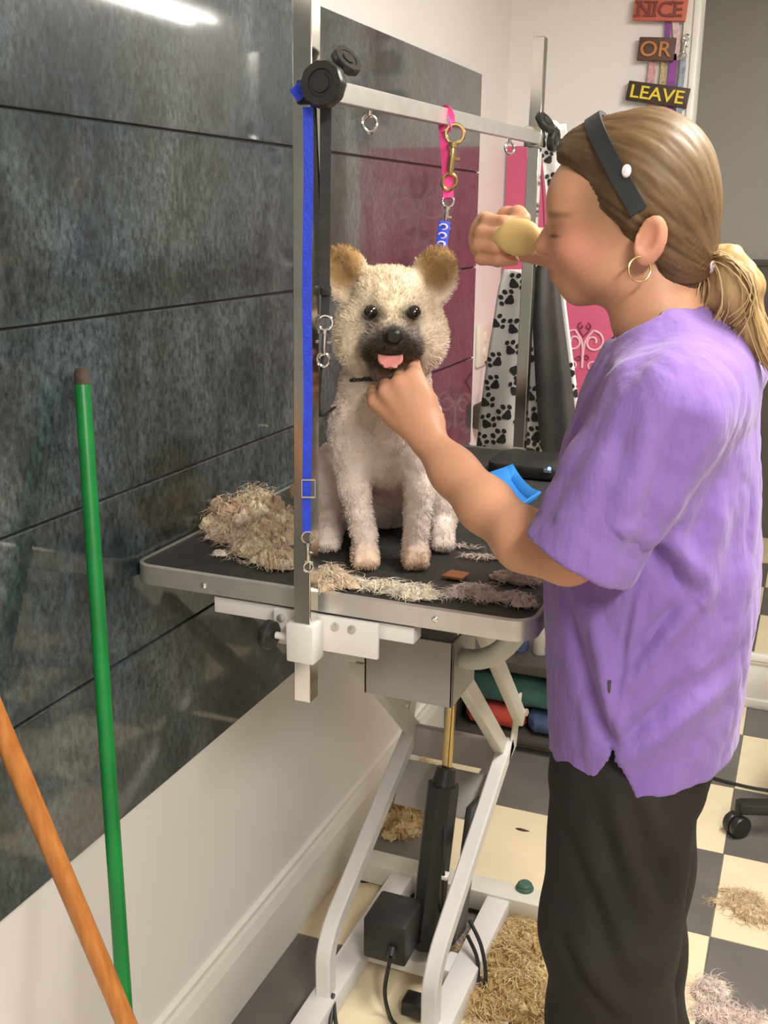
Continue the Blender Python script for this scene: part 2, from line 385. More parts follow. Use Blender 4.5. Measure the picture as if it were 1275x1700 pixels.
# lower bent arms (front foot -> rear pivot)
XLA, XRA = -.735, -.520
def arm_path(x):
    P0 = Vector((x, 1.548, .055)); P1 = Vector((x, 1.548, .125)); P2 = Vector((x, 1.60, .195)); P3 = Vector((x, 2.02, .405))
    out = [P0, P1]
    for k in range(1, 9):
        t = k/9; a = P1; b = Vector((x, 1.550, .165)); out.append(a*(1-t)**2+b*2*t*(1-t)+P2*t*t)
    return out+[P2, P3]
def sq_tube(mb, pts, w_, h_):
    pts = [Vector(p) for p in pts]; vs = []; f = []
    for i, p in enumerate(pts):
        d = (pts[min(i+1, len(pts)-1)]-pts[max(i-1, 0)]).normalized(); sd = Vector((1,0,0)); u = sd.cross(d)
        c = .22
        for a, b in ((-1,-1+c),(-1+c,-1),(1-c,-1),(1,-1+c),(1,1-c),(1-c,1),(-1+c,1),(-1,1-c)):
            vs.append(p+sd*a*w_/2+u*b*h_/2)
    m = 8
    for i in range(len(pts)-1):
        for k in range(m): f.append((i*m+k, i*m+(k+1) % m, (i+1)*m+(k+1) % m, (i+1)*m+k))
    f.append(tuple(range(m-1,-1,-1))); f.append(tuple((len(pts)-1)*m+k for k in range(m)))
    return mb.add(vs, f)
for x in (XLA, XRA):
    sq_tube(MB(), arm_path(x), .030, .034).build('lower_arm', K['whitemetal'], table, smooth=True)
    # upper link arms
    s = 1 if x == XRA else -1
    MB().bar((x-.006*s, 2.00, .40), (x-.006*s, 1.58, .80), .022, .036, (0,.7,.7)).build('upper_arm', K['ivory'], table, bevel=.003)
    MB().bar((x+.022*s, 2.04, .455), (x+.022*s, 1.66, .845), .020, .034, (0,.7,.7)).build('upper_arm', K['ivory'], table, bevel=.003)
    MB().prism([(1.985,.375),(2.045,.385),(2.075,.50),(2.045,.505)], (x+.010*s, 0, 0), (0,1,0), (0,0,1), (.005*s, 0, 0)).build('pivot_plate', K['ivory'], table, bevel=.001)
    for (yy, zz) in ((2.045, .47), (1.70, .795), (1.63, .74)):
        MB().lathe([(.008, 0), (.008, .006), (.004, .008)], (x+.030*s if yy > 1.65 else x+.006*s, yy, zz), (s,0,0), 10).build('bolt', K['alu'], table, smooth=True)
MB().bar((XLA, 1.60, .755), (XRA, 1.60, .755), .03, .03).build('cross_bar', K['ivory'], table, bevel=.002)
MB().bar((XLA, 1.66, .690), (XRA, 1.66, .690), .012, .028).build('cross_bar', K['ivory'], table, bevel=.002)
MB().bar((XLA, 1.99, .385), (XRA, 1.99, .385), .02, .07, (0,0,1)).build('cross_bar', K['greymetal'], table, bevel=.002)
MB().bar((XLA, 1.93, .31), (XRA, 1.93, .31), .006, .10, (0,.6,.8)).build('cross_bar', K['greymetal'], table, bevel=.002)
# base frame
for x in (XLA, XRA+.012):
    MB().box((x-.026, 1.18, .012), (x+.026, 1.96, .058)).build('base_rail', K['whitemetal'], table, bevel=.004)
MB().box((-.865, 1.955, .014), (-.34, 2.015, .064)).build('base_foot_bar', K['ivory'], table, bevel=.004)
MB().box((-.865, 1.20, .014), (-.34, 1.255, .060)).build('base_foot_bar', K['ivory'], table, bevel=.004)
MB().box((XLA, 1.70, .02), (XRA, 1.76, .052)).build('cross_bar', K['whitemetal'], table, bevel=.003)
p = atZ(873, 1470, .066)
MB().lathe([(.020,0),(.020,.004),(.016,.009),(.0165,.012),(.0125,.016),(.004,.017)], (p[0], p[1]-.01, .064), (0,0,1), 24).build('levelling_cap', K['footgreen'], table, smooth=True)
for (x, y) in ((-.84, 1.985), (p[0], 1.985), (-.84, 1.228), (-.37, 1.228)):
    MB().lathe([(.018,0),(.018,.006),(.007,.008),(.007,.018)], (x, y, 0), (0,0,1), 16).build('levelling_foot', K['black'], table, smooth=True)
# actuator
MB().tube([(-.60, 1.735, .07), (-.590, 1.80, .405)], .033, 8, flat=1.0).build('actuator_column', K['blackmetal'], table, smooth=True)
MB().tube([(-.590, 1.80, .40), (-.588, 1.812, .435)], [.026, .020], 16).build('actuator_collar', K['black'], table, smooth=True)
MB().tube([(-.588, 1.81, .42), (-.583, 1.83, .70)], .0105, 16).build('actuator_rod', K['brass'], table, smooth=True)
MB().bar((-.548, 1.79, .065), (-.540, 1.855, .345), .012, .085, (0,1,0)).build('actuator_back_plate', K['blackmetal'], table, bevel=.002)
MB().box((-.695, 1.635, .085), (-.605, 1.735, .175)).build('motor_box', K['blackmetal'], table, bevel=.006)
MB().tube([(-.632, 1.634, .125), (-.630, 1.62, .115)], .010, 12).build('cable_gland', K['black'], table, smooth=True)
MB().box((-.565, 1.725, .238), (-.553, 1.745, .246)).build('cable_clip', K['trim'], table, bevel=.001)
def spline(pts, n=40):
    P = [np.array(p, float) for p in pts]; P = [2*P[0]-P[1]]+P+[2*P[-1]-P[-2]]; out = []
    segs = len(P)-3
    for i in range(segs):
        m = max(2, n//segs)
        for k in range(m+(i == segs-1)):
            t = k/m; a, b, c, d = P[i:i+4]
            out.append(tuple(.5*((2*b)+(-a+c)*t+(2*a-5*b+4*c-d)*t*t+(-a+3*b-3*c+d)*t**3)))
    return out
MB().tube(spline([(-.630,1.62,.115),(-.633,1.60,.05),(-.615,1.585,.008),(-.58,1.55,.006),(-.57,1.45,.006),(-.55,1.35,.006)]), .0042, 8).build('power_cable', K['black'], table, smooth=True)
MB().tube(spline([(-.718,1.545,.056),(-.690,1.50,.03),(-.665,1.49,.007),(-.62,1.46,.006),(-.56,1.44,.006)]), .0042, 8).build('power_cable', K['black'], table, smooth=True)
MB().tube(spline([(-.718,1.545,.060),(-.700,1.49,.03),(-.690,1.44,.007),(-.68,1.38,.006)]), .0042, 8).build('power_cable', K['black'], table, smooth=True)
MB().tube(spline([(-.52,1.78,.12),(-.485,1.75,.09),(-.465,1.72,.045),(-.468,1.70,.008)]), .0042, 8).build('power_cable', K['black'], table, smooth=True)
MB().tube(spline([(-.52,1.77,.09),(-.49,1.74,.068),(-.478,1.715,.03),(-.468,1.70,.008)]), .0042, 8).build('power_cable', K['black'], table, smooth=True)
MB().tube(spline([(-.585,1.795,.40),(-.572,1.76,.33),(-.562,1.73,.25),(-.564,1.74,.15)]), .003, 8).build('sensor_wire', K['black'], table, smooth=True)
MB().box((-.600, 1.60, .006), (-.555, 1.64, .038)).build('plug_block', K['black'], table, bevel=.004)

# ---- overhead arm: two posts, cross bar, clamps, knobs (all bolted together)
arm = thing('overhead_grooming_stand', (-.60, 1.21, .85), 'chrome overhead grooming stand with two square posts clamped to the table', 'grooming stand')
XP = -.600; YP = 1.207; YP2 = 2.262
def post(x, y, z0, z1, xt):
    mb = MB(); r = .0125
    vs = [(x+(xt-x)*(z-z0)/(z1-z0)+a*r, y+b*r, z) for z in (z0, z1) for a, b in ((-1,-1),(1,-1),(1,1),(-1,1))]
    mb.add(vs, [(3,2,1,0),(4,5,6,7),(0,1,5,4),(1,2,6,5),(2,3,7,6),(3,0,4,7)])
    return mb.build('post', K['chrome'], arm, bevel=.0012, segs=1)
post(XP, YP, .853, 1.86, XP+.013)
post(-.584, YP2, .86, 1.852, -.578)
# white clamp bracket on front edge
p0 = atY(485, 1022, YP-.03)
MB().box((-.621, YP-.018, .912), (-.580, YP+.017, .968)).build('clamp_block', K['whitemetal'], arm, bevel=.003)
MB().box((-.658, YP+.017, .920), (-.500, YP+.025, .972)).build('clamp_plate', K['whitemetal'], arm, bevel=.002)
for x in (-.645, -.562, -.537):
    pb_ = MB().lathe([(.006,0),(.006,.004),(.003,.005)], (x, YP+.018, .960), (0,-1,0), 8).build('bolt', K['alu'], arm, smooth=True)
def knob(c, axis, r=.028, th=.016, name='knob', sx=1.0):
    e = MB(); n = 40; prof = [(r*.55,-th*.5),(r*.93,-th*.5),(r,-th*.3),(r,th*.3),(r*.93,th*.5),(r*.62,th*.5),(r*.58,th*.38),(r*.42,th*.38),(r*.40,th*.55),(r*.02,th*.56)]
    q = Vector((0,0,1)).rotation_difference(Vector(axis).normalized()); vs = []; f = []
    for (rr, h) in prof:
        for k in range(n):
            a = 2*math.pi*k/n; g = 1+(.035 if (k % 4 < 2 and rr > r*.9) else 0)
            vs.append(Vector(c)+q @ Vector((rr*g*math.cos(a)*sx, rr*g*math.sin(a), h)))
    for i in range(len(prof)-1):
        for k in range(n): f.append((i*n+k, i*n+(k+1) % n, (i+1)*n+(k+1) % n, (i+1)*n+k))
    f.append(tuple(range(n-1,-1,-1))); f.append(tuple((len(prof)-1)*n+k for k in range(n)))
    e.add(vs, f); return e.build(name, K['black'], arm, smooth=True)
knob((-.655, YP-.002, .940), (-1,.12,.0), .020, .013)
MB().tube([(-.645, YP, .940), (-.615, YP, .940)], .005, 10).build('knob_stem', K['whitemetal'], arm, smooth=True)
# corner clamps of the cross bar
ZB = 1.640
XT = XP+.010
MB().box((XT-.006, YP-.016, ZB-.014), (XT+.026, YP+.018, ZB+.014)).build('clamp_collar', K['black'], arm, bevel=.003)
kc = atY(537, 140, 1.178); knob(tuple(kc), (.05,-1,.08), .0255, .019)
kc2 = atY(575, 101, 1.235); knob(tuple(kc2), (.75,-.25,.62), .0195, .011)
MB().tube([tuple(kc2), (XT+.012, YP+.012, ZB+.012)], .005, 8).build('knob_stem', K['alu'], arm, smooth=True)
b0 = Vector((XT+.032, YP+.008, ZB+.002)); b1 = Vector((-.570, YP2-.012, 1.658))
MB().bar(b0, b1, .014, .024).build('cross_bar', K['alu'], arm, bevel=.001, segs=1)
MB().box((-.598, YP2-.022, 1.640), (-.560, YP2+.018, 1.682)).build('clamp_collar', K['chrome'], arm, bevel=.003)
knob(tuple(atY(905, 203, 2.255)), (.75,-.2,.6), .024, .012)
knob(tuple(atY(919, 232, 2.30)), (1,-.1,-.1), .024, .014)
knob(tuple(atY(886, 232, 2.235)), (.1,-1,0), .010, .012)
for px, py in ((615, 194), (846, 243)):
    t = None
    # position along the bar
    best = min(range(200), key=lambda k: abs((lambda q_: q_)(0)) if False else abs(((b0+(b1-b0)*k/199)[1])*0 + 0)) if False else None
    tgt = ray(px, py-12); 
    ts = [(abs(np.cross(np.array(b0+(b1-b0)*k/199)-CAM, tgt/np.linalg.norm(tgt))).sum(), k/199) for k in range(200)]
    tt = min(ts)[1]; c = b0+(b1-b0)*tt - Vector((0,0,.013))
    MB().tube([c, c-Vector((0,0,.006))], .003, 8).ring(c-Vector((0,0,.016)), .0105, .0022, (.75,-.6,.1)).build('eye_ring', K['chrome'], arm, smooth=True)

# ---- leashes
def strap(mb, pts, width, th, wdir):
    # webbing strap: rectangle swept along pts, width along wdir
    pts = [Vector(p) for p in pts]; vs = []; f = []
    wd0 = Vector(wdir)
    for i, p in enumerate(pts):
        d = (pts[min(i+1, len(pts)-1)]-pts[max(i-1, 0)]).normalized()
        wd = (wd0-d*wd0.dot(d)).normalized(); nn = d.cross(wd)
        for a, b in ((-1,-1),(1,-1),(1,1),(-1,1)): vs.append(p+wd*a*width/2+nn*b*th/2)
    for i in range(len(pts)-1):
        for k in range(4): f.append((i*4+k, i*4+(k+1) % 4, (i+1)*4+(k+1) % 4, (i+1)*4+k))
    f.append((3,2,1,0)); f.append(tuple((len(pts)-1)*4+k for k in range(4)))
    return mb.add(vs, f)
def snap_hook(parent, top, d, m, L=.05, side=(1,0,0)):
    # swivel eye, barrel, thumb lever and hook loop, hanging from top along direction d
    top = Vector(top); d = Vector(d).normalized(); sd = (Vector(side)-d*Vector(side).dot(d)).normalized(); nn = d.cross(sd)
    mb = MB()
    mb.ring(top, L*.17, L*.035, nn, 16, 6)
    mb.tube([top+d*L*.15, top+d*L*.24], L*.10, 10)
    mb.tube([top+d*L*.22, top+d*L*.32, top+d*L*.62, top+d*L*.72], [L*.05, L*.07, L*.07, L*.05], 10)
    mb.tube([top+d*L*.45+sd*L*.06, top+d*L*.45+sd*L*.15], L*.035, 8)
    mb.ring(top+d*L*.86, L*.15, L*.042, nn, 18, 8, sx=.85)
    return mb.build('snap_hook', m, parent, smooth=True)
side = Vector((.93, .37, 0))
bl = thing('dog_leash', (XP, YP-.02, 1.06), 'blue webbing leash hanging straight down the near chrome post', 'leash')
ptop = atY(511, 178, 1.187); pbot = atY(510, 886, 1.187)
strap(MB(), [tuple(ptop+(pbot-ptop)*k/12+np.array([.001*math.sin(k), 0, 0])) for k in range(13)], .0115, .0025, side).build('webbing', K['blue'], bl)
pe = atY(497, 152, 1.183); pf = atY(515, 132, 1.186)
strap(MB(), [tuple(atY(488, 160, 1.180)), tuple(pe), tuple(pf)], .016, .003, (.45,.2,.75)).build('webbing_end', K['blue'], bl)
pk = atY(512, 811, 1.184)
kb = MB(); hw, hh = .0085, .0115
for a, b in (((-hw,-hh),(hw,-hh)),((hw,-hh),(hw,hh)),((hw,hh),(-hw,hh)),((-hw,hh),(-hw,-hh))):
    kb.tube([Vector(pk)+side*a[0]+Vector((0,0,a[1])), Vector(pk)+side*b[0]+Vector((0,0,b[1]))], .0012, 6)
kb.build('slide_buckle', K['chrome'], bl, smooth=True)
snap_hook(bl, tuple(atY(511, 892, 1.186)), (0,0,-1), K['chrome'], .047, side)
kl = thing('dog_leash', (XP+.03, YP, 1.3), 'black webbing leash with chrome clip hanging beside the blue leash', 'leash')
strap(MB(), spline([tuple(atY(541, 165, 1.215)), tuple(atY(540, 300, 1.22)), tuple(atY(539, 420, 1.225)), tuple(atY(539, 478, 1.225))], 16), .0135, .003, side).build('webbing', K['blackweb'], kl)
MB().box(*[tuple(atY(530, 491, 1.222)), tuple(atY(551, 474, 1.236))]).build('slide_buckle', K['black'], kl, bevel=.002)
strap(MB(), [tuple(atY(541, 488, 1.23)), tuple(atY(539, 528, 1.23))], .011, .003, side).build('webbing_tail', K['blackweb'], kl)
snap_hook(kl, tuple(atY(540, 536, 1.23)), (-.05,0,-1), K['chrome'], .055, side)
strap(MB(), spline([tuple(atY(536, 585, 1.235)), tuple(atY(531, 640, 1.24)), tuple(atY(532, 690, 1.26)), tuple(atY(556, 676, 1.36))], 18), .004, .002, side).build('neck_loop', K['blackweb'], kl)
# pink leash looped over the cross bar
def on_bar(px, py):
    tgt = ray(px, py); tgt = tgt/np.linalg.norm(tgt)
    return b0+(b1-b0)*min((np.linalg.norm(np.cross(np.array(b0+(b1-b0)*k/199)-CAM, tgt)), k/199) for k in range(200))[1]
pc_ = on_bar(740, 200)
pl = thing('dog_leash', tuple(pc_-Vector((0,0,.2))), 'hot pink leash looped over the chrome cross bar above the dog', 'leash')
yb = pc_.y
lp = [tuple(atY(734, 214, yb-.012)), tuple(atY(747, 212, yb-.012)), tuple(atY(750, 195, yb-.013)), tuple(atY(745, 183, yb-.010)), tuple(atY(738, 179, yb)), tuple(atY(733, 186, yb+.012)), tuple(atY(733, 212, yb+.012)), tuple(atY(737, 224, yb+.0))]
strap(MB(), spline(lp, 42), .0095, .0025, (.3,.2,.9)).build('loop', K['pinkweb'], pl)
strap(MB(), spline([tuple(atY(735, 212, yb-.008)), tuple(atY(737, 235, yb-.006)), tuple(atY(740, 280, yb-.004)), tuple(atY(741, 331, yb-.004))], 18), .013, .0028, side).build('webbing', K['pinkweb'], pl)
strap(MB(), spline([tuple(atY(743, 286, yb-.008)), tuple(atY(744, 328, yb-.008))], 8), .017, .003, side).build('webbing_fold', K['pinkweb'], pl)
snap_hook(pl, tuple(atY(755, 222, yb-.010)), (-.10,.0,-1), K['brass'], .082, side)
snap_hook(pl, tuple(atY(744, 334, yb-.006)), (-.09,.0,-1), K['chrome'], .052, side)
bd = thing('dog_lead', tuple(atY(735, 400, yb-.02)), 'blue braided lead with white stitches rising behind the dog\'s head', 'lead')
q0 = atY(738, 368, yb-.008); q1 = atY(729, 440, yb-.03)
strap(MB(), [tuple(q0+(q1-q0)*k/8) for k in range(9)], .018, .006, side).build('braided_strap', K['blue'], bd, bevel=.001)
for k in range(4):
    c = q0+(q1-q0)*(.12+.2*k); MB().ring(tuple(c+np.array([0,-.004,0])), .0042, .0013, (0,-1,0), 12, 6, sx=1.5).build('stitch', K['tie'], bd, smooth=True)

# ---- things on the table
dev = thing('charging_dock', (-.50, 2.06, TZ), 'flat black electric device with blue indicator light at the far end of the table', 'device')
MB().prism(rrect(-.582, -.425, 1.985, 2.13, .03), (0,0,TZ), (1,0,0), (0,1,0), (0,0,.026)).build('body', K['black'], dev, bevel=.005)
MB().lathe([(.0035,0),(.0035,.0025),(.001,.0035)], tuple(atY(912, 778, 1.984)), (.2,-1,.3), 12).build('indicator_light', K['led'], dev, smooth=True)
MB().box((-.462, 1.983, TZ+.016), (-.447, 1.990, TZ+.024)).build('button', K['alu'], dev, bevel=.001)
# sky blue tray
bt = thing('blue_tray', (-.44, 1.80, TZ), 'bright blue shallow square tray behind the forearm', 'tray')
rows = []
c00 = atZ(785, 806, TZ+.026); c01 = atZ(851, 783, TZ+.026); c10 = atZ(838, 868, TZ+.018); c11 = atZ(897, 829, TZ+.022)
for j in range(9):
    rr = []
    for i in range(9):
        u = i/8; v = j/8; e_ = max(abs(u-.5), abs(v-.5))*2
        lift = .018*max(0, (e_-.7)/.3)**1.5 + .010*(u-.5)**2*4
        p = (c00*(1-v)+c01*v)*(1-u)+(c10*(1-v)+c11*v)*u; rr.append((p[0], p[1], p[2]+lift-.014))
    rows.append(rr)
MB().sheet(rows).build('dish', K['bluepl'], bt, smooth=True, solid=.004)
cm = (c00+c11)/2
MB().box((cm[0]-.022, cm[1]-.022, TZ), (cm[0]+.022, cm[1]+.022, TZ+.012)).build('foot', K['bluepl'], bt, bevel=.004)
sc = atZ(757, 957, TZ)
tag(MB().prism([(-.017,-.014),(.014,-.016),(.017,.012),(-.012,.016)], (sc[0], sc[1], TZ+.0004), (1,0,0), (0,1,0), (0,0,.004)).build('paper_scrap', K['scrap'], origin=(float(sc[0]), float(sc[1]), TZ), bevel=.001), 'small orange brown square scrap lying on the black table top', 'scrap')

# ---- hair clippings
def clump(name, label, blobs, zbase, n, colors, L=.03, wd=.0011, cat='hair clippings', base=True, seed=1, group=None):
    """blobs: (x, y, rx, ry, height)."""
    r = np.random.default_rng(seed); mb = MB(); up = np.array([0,0,1.0])
    area = np.array([b[2]*b[3] for b in blobs]); area = area/area.sum()
    if base:
        subs = []
        for b in blobs:
            subs.append((b[0], b[1], b[2]*.8, b[3]*.8, b[4]*.75))
            for q_ in range(9):
                a = r.uniform(0, 2*math.pi); q = math.sqrt(r.uniform(.1, .9)); f_ = r.uniform(.28, .5)
                subs.append((b[0]+b[2]*q*math.cos(a), b[1]+b[3]*q*math.sin(a), b[2]*f_, b[3]*f_, b[4]*r.uniform(.5, 1.0)*math.sqrt(1.08-q*q)))
        for b in subs:
            m = 22; h = 9; vs = []; f = []
            cc = np.array(colors[r.integers(len(colors))])*r.uniform(.85, 1.05); ph = r.uniform(0, 50)
            for i in range(h):
                for k in range(m):
                    t = (i/(h-1)); a = 2*math.pi*k/m
                    nz = 1+.55*mnoise.noise(Vector((math.cos(a)*2.2+ph, math.sin(a)*2.2, t*2)))+.25*mnoise.noise(Vector((math.cos(a)*6+ph, math.sin(a)*6, t*5)))
                    rad = math.cos(t*math.pi/2)**.7*nz
                    vs.append((b[0]+b[2]*rad*math.cos(a), b[1]+b[3]*rad*math.sin(a), zbase+.0006+b[4]*math.sin(t*math.pi/2)*max(.25, 1+.5*mnoise.noise(Vector((a*2+ph, t*4, ph)))*t)))
            for i in range(h-1):
                for k in range(m): f.append((i*m+k, i*m+(k+1) % m, (i+1)*m+(k+1) % m, (i+1)*m+k))
            f.append(tuple((h-1)*m+k for k in range(m)))
            mb.add(vs, f, tuple(cc))
    for s in range(int(n*1.5)):
        b = blobs[r.choice(len(blobs), p=area)]
        a = r.uniform(0, 2*math.pi); q = math.sqrt(r.uniform(0, 1))*1.12
        hz = b[4]*math.sqrt(max(0, 1-min(1, q)**2))*r.uniform(.5, 1.1)
        p = np.array([b[0]+b[2]*q*math.cos(a), b[1]+b[3]*q*math.sin(a), zbase+.001+hz])
        a2 = a+math.pi/2+r.normal(0, .9); pit = r.normal(0, .15); turn = r.normal(0, 55)
        ln = L*r.uniform(.4, 1.1); seg = 7; pts = []
        for k in range(seg+1):
            pts.append(p.copy()); a2 += turn*ln/seg; pit -= .06
            p = p+np.array([math.cos(a2)*math.cos(pit), math.sin(a2)*math.cos(pit), math.sin(pit)])*ln/seg
            p[2] = max(p[2], zbase+.0008)
        cc = np.array(colors[r.integers(len(colors))])*r.uniform(.85, 1.15)
        ww = wd*r.uniform(.25, .6); vs = []
        for k, q_ in enumerate(pts):
            t = pts[min(k+1, seg)]-pts[max(k-1, 0)]; sd_ = np.cross(t, up+r.normal(0, .15, 3)); nl = np.linalg.norm(sd_)
            sd_ = sd_/nl if nl > 1e-9 else np.array([1,0,0])
            taper = 1-.75*(k/seg)**2
            vs += [q_-sd_*ww*taper, q_+sd_*ww*taper]
        mb.add(vs, [(2*k, 2*k+1, 2*k+3, 2*k+2) for k in range(seg)], tuple(cc))
    c = np.mean([b[:2] for b in blobs], axis=0)
    o = mb.build(name, K['clip'], origin=(float(c[0]), float(c[1]), zbase), smooth=True)
    return tag(o, label, cat, group, 'stuff')
def tb(px, py, rx, ry, h, z=TZ):
    p = atZ(px, py, z); return (p[0], p[1], rx, ry, h)
CR = [(.72,.60,.42), (.60,.46,.33), (.80,.70,.52), (.55,.40,.28), (.66,.52,.42)]
PK = [(.66,.54,.47), (.74,.62,.56), (.60,.46,.40), (.78,.68,.58)]
YE = [(.66,.49,.24), (.55,.38,.17), (.74,.58,.32), (.46,.30,.13), (.70,.55,.30)]
clump('hair_clippings', 'large tan pile of clipped dog hair at the wall side of the table',
      [tb(385,872,.050,.040,.050), tb(425,862,.050,.045,.060), tb(445,895,.045,.040,.045), tb(395,897,.040,.028,.030), tb(430,922,.045,.035,.036), tb(462,935,.035,.025,.028), tb(368,888,.030,.02,.018), tb(470,870,.03,.03,.03)], TZ, 2600, CR, .028, seed=3)
clump('hair_clippings', 'small white wisp of dog hair alone on the left of the black mat', [tb(366,921,.010,.007,.008)], TZ, 60, [(.8,.74,.64)], .014, seed=4)
clump('hair_clippings', 'cream curl of dog hair just right of the near chrome post', [tb(550,962,.024,.022,.022), tb(538,978,.012,.012,.012), tb(570,972,.02,.012,.012)], TZ, 420, CR[:3], .03, seed=5)
WH = [(.84,.76,.62),(.78,.68,.52),(.86,.80,.70)]
clump('hair_clippings', 'cream tufts of dog hair in front of the dog\'s front paws', [tb(618,974,.022,.007,.008), tb(645,976,.018,.008,.012), tb(683,988,.020,.012,.016), tb(708,990,.016,.010,.015), tb(596,967,.014,.006,.006), tb(664,984,.014,.005,.006)], TZ, 620, WH, .03, seed=6)
clump('hair_clippings', 'pinkish tuft of dog hair near the front rim beneath the elbow', [tb(785,984,.028,.012,.012), tb(815,994,.020,.008,.008), tb(757,990,.012,.006,.006)], TZ, 420, [(.74,.62,.57),(.80,.70,.64),(.66,.53,.48)], .03, seed=8)
clump('hair_clippings', 'pale fluff of dog hair at the rounded front corner of the table', [tb(866,1002,.016,.012,.014), tb(848,991,.012,.006,.007)], TZ, 260, [(.78,.70,.66),(.70,.60,.55)], .02, seed=9)
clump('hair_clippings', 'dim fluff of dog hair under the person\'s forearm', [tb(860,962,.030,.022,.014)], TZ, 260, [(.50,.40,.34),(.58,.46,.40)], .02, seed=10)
clump('hair_clippings', 'straw coloured dog hair behind the dog\'s right hind leg', [tb(735,822,.028,.03,.03), tb(728,850,.03,.012,.010)], TZ, 420, CR[:3], .03, seed=11)
clump('hair_clippings', 'thin streaks of dog hair across the black mat', [tb(800,925,.030,.006,.004), tb(760,907,.032,.005,.004)], TZ, 120, PK, .025, base=False, seed=12)
clump('hair_clippings', 'thick golden heap of dog hair on the floor beside the lift frame', [tb(830,1600,.085,.075,.05,0), tb(870,1560,.06,.05,.04,0), tb(860,1660,.085,.06,.05,0), tb(800,1665,.055,.05,.035,0), tb(880,1620,.06,.06,.05,0), tb(835,1560,.05,.03,.03,0)], 0, 3400, YE, .045, .0014, seed=13)
clump('hair_clippings', 'golden drift of dog hair on the floor behind the lift arms', [tb(672,1330,.05,.09,.05,0), tb(668,1375,.045,.05,.04,0), tb(690,1290,.05,.08,.05,0)], 0, 1400, YE, .04, .0014, seed=14)
clump('hair_clippings', 'sandy tuft of dog hair on the cream tile by the stool', [tb(1235,1490,.040,.020,.014,0), tb(1255,1520,.045,.035,.022,0), tb(1205,1500,.03,.010,.010,0)], 0, 560, [(.62,.46,.27),(.72,.58,.38),(.55,.40,.24)], .045, .0012, seed=15)
clump('hair_clippings', 'pale tuft of dog hair on the dark tile behind the trousers', [tb(1178,1650,.035,.03,.028,0), tb(1195,1690,.05,.03,.025,0), tb(1240,1700,.05,.03,.02,0)], 0, 700, PK, .045, .0012, seed=16)

lf = atZ(867, 1378, .001)
tag(MB().prism([(-.018,0),(-.008,.005),(.004,.004),(.018,.001),(.006,-.004),(-.009,-.004)], (float(lf[0]), float(lf[1]), .0005), (1,0,0), (0,1,0), (0,0,.002)).build('leaf_scrap', K['rawtip'], origin=(float(lf[0]), float(lf[1]), 0)), 'tiny dark scrap lying on the cream floor tile', 'scrap')

# ================================================================== POLES BY THE WALL
gp = thing('broom_handle', (-.655, .84, 0), 'green painted pole with worn brown tip leaning on the dark panel', 'pole')
ga = Vector(tuple(atX(135, 612, -.885))); gb = Vector(tuple(atX(206, 1660, -.755)))
gd = (gb-ga).normalized(); gz = ga+gd*((0.012-ga.z)/gd.z)
gt = ga+gd*.022
MB().tube([gt, gz], .0105, 16).build('pole', K['green'], gp, smooth=True)
MB().tube([ga, ga+gd*.005, gt+gd*.004], [.0075, .0098, .0098], 14).build('worn_tip', K['rawtip'], gp, smooth=True)
wp = thing('mop_handle', (-.45, .86, 0), 'varnished orange wooden pole slanting across the lower left corner', 'pole')
wa = Vector(tuple(atY(-2, 1200, .80))); wb = Vector(tuple(atY(206, 1690, .83)))
wd_ = (wb-wa).normalized(); wz = wa+wd_*((0.012-wa.z)/wd_.z); wt = wa-wd_*((wa.x+.888)/wd_.x)
MB().tube([wt, wz], .0115, 16).build('pole', K['wood'], wp, smooth=True)
MB().tube([wt-wd_*.010, wt-wd_*.004, wt], [.004, .0095, .0115], 16).build('rounded_end', K['wood'], wp, smooth=True)
tag(MB().tube(spline([tuple(atZ(-30, 1665, .004)), tuple(atZ(10, 1680, .004)), tuple(atZ(42, 1702, .004)), tuple(atZ(80, 1760, .004))]), .004, 8).build('floor_cable', K['black'], smooth=True, origin=tuple(atZ(10,1680,.004))), 'thin black cable in the bottom left corner', 'cable') if False else None

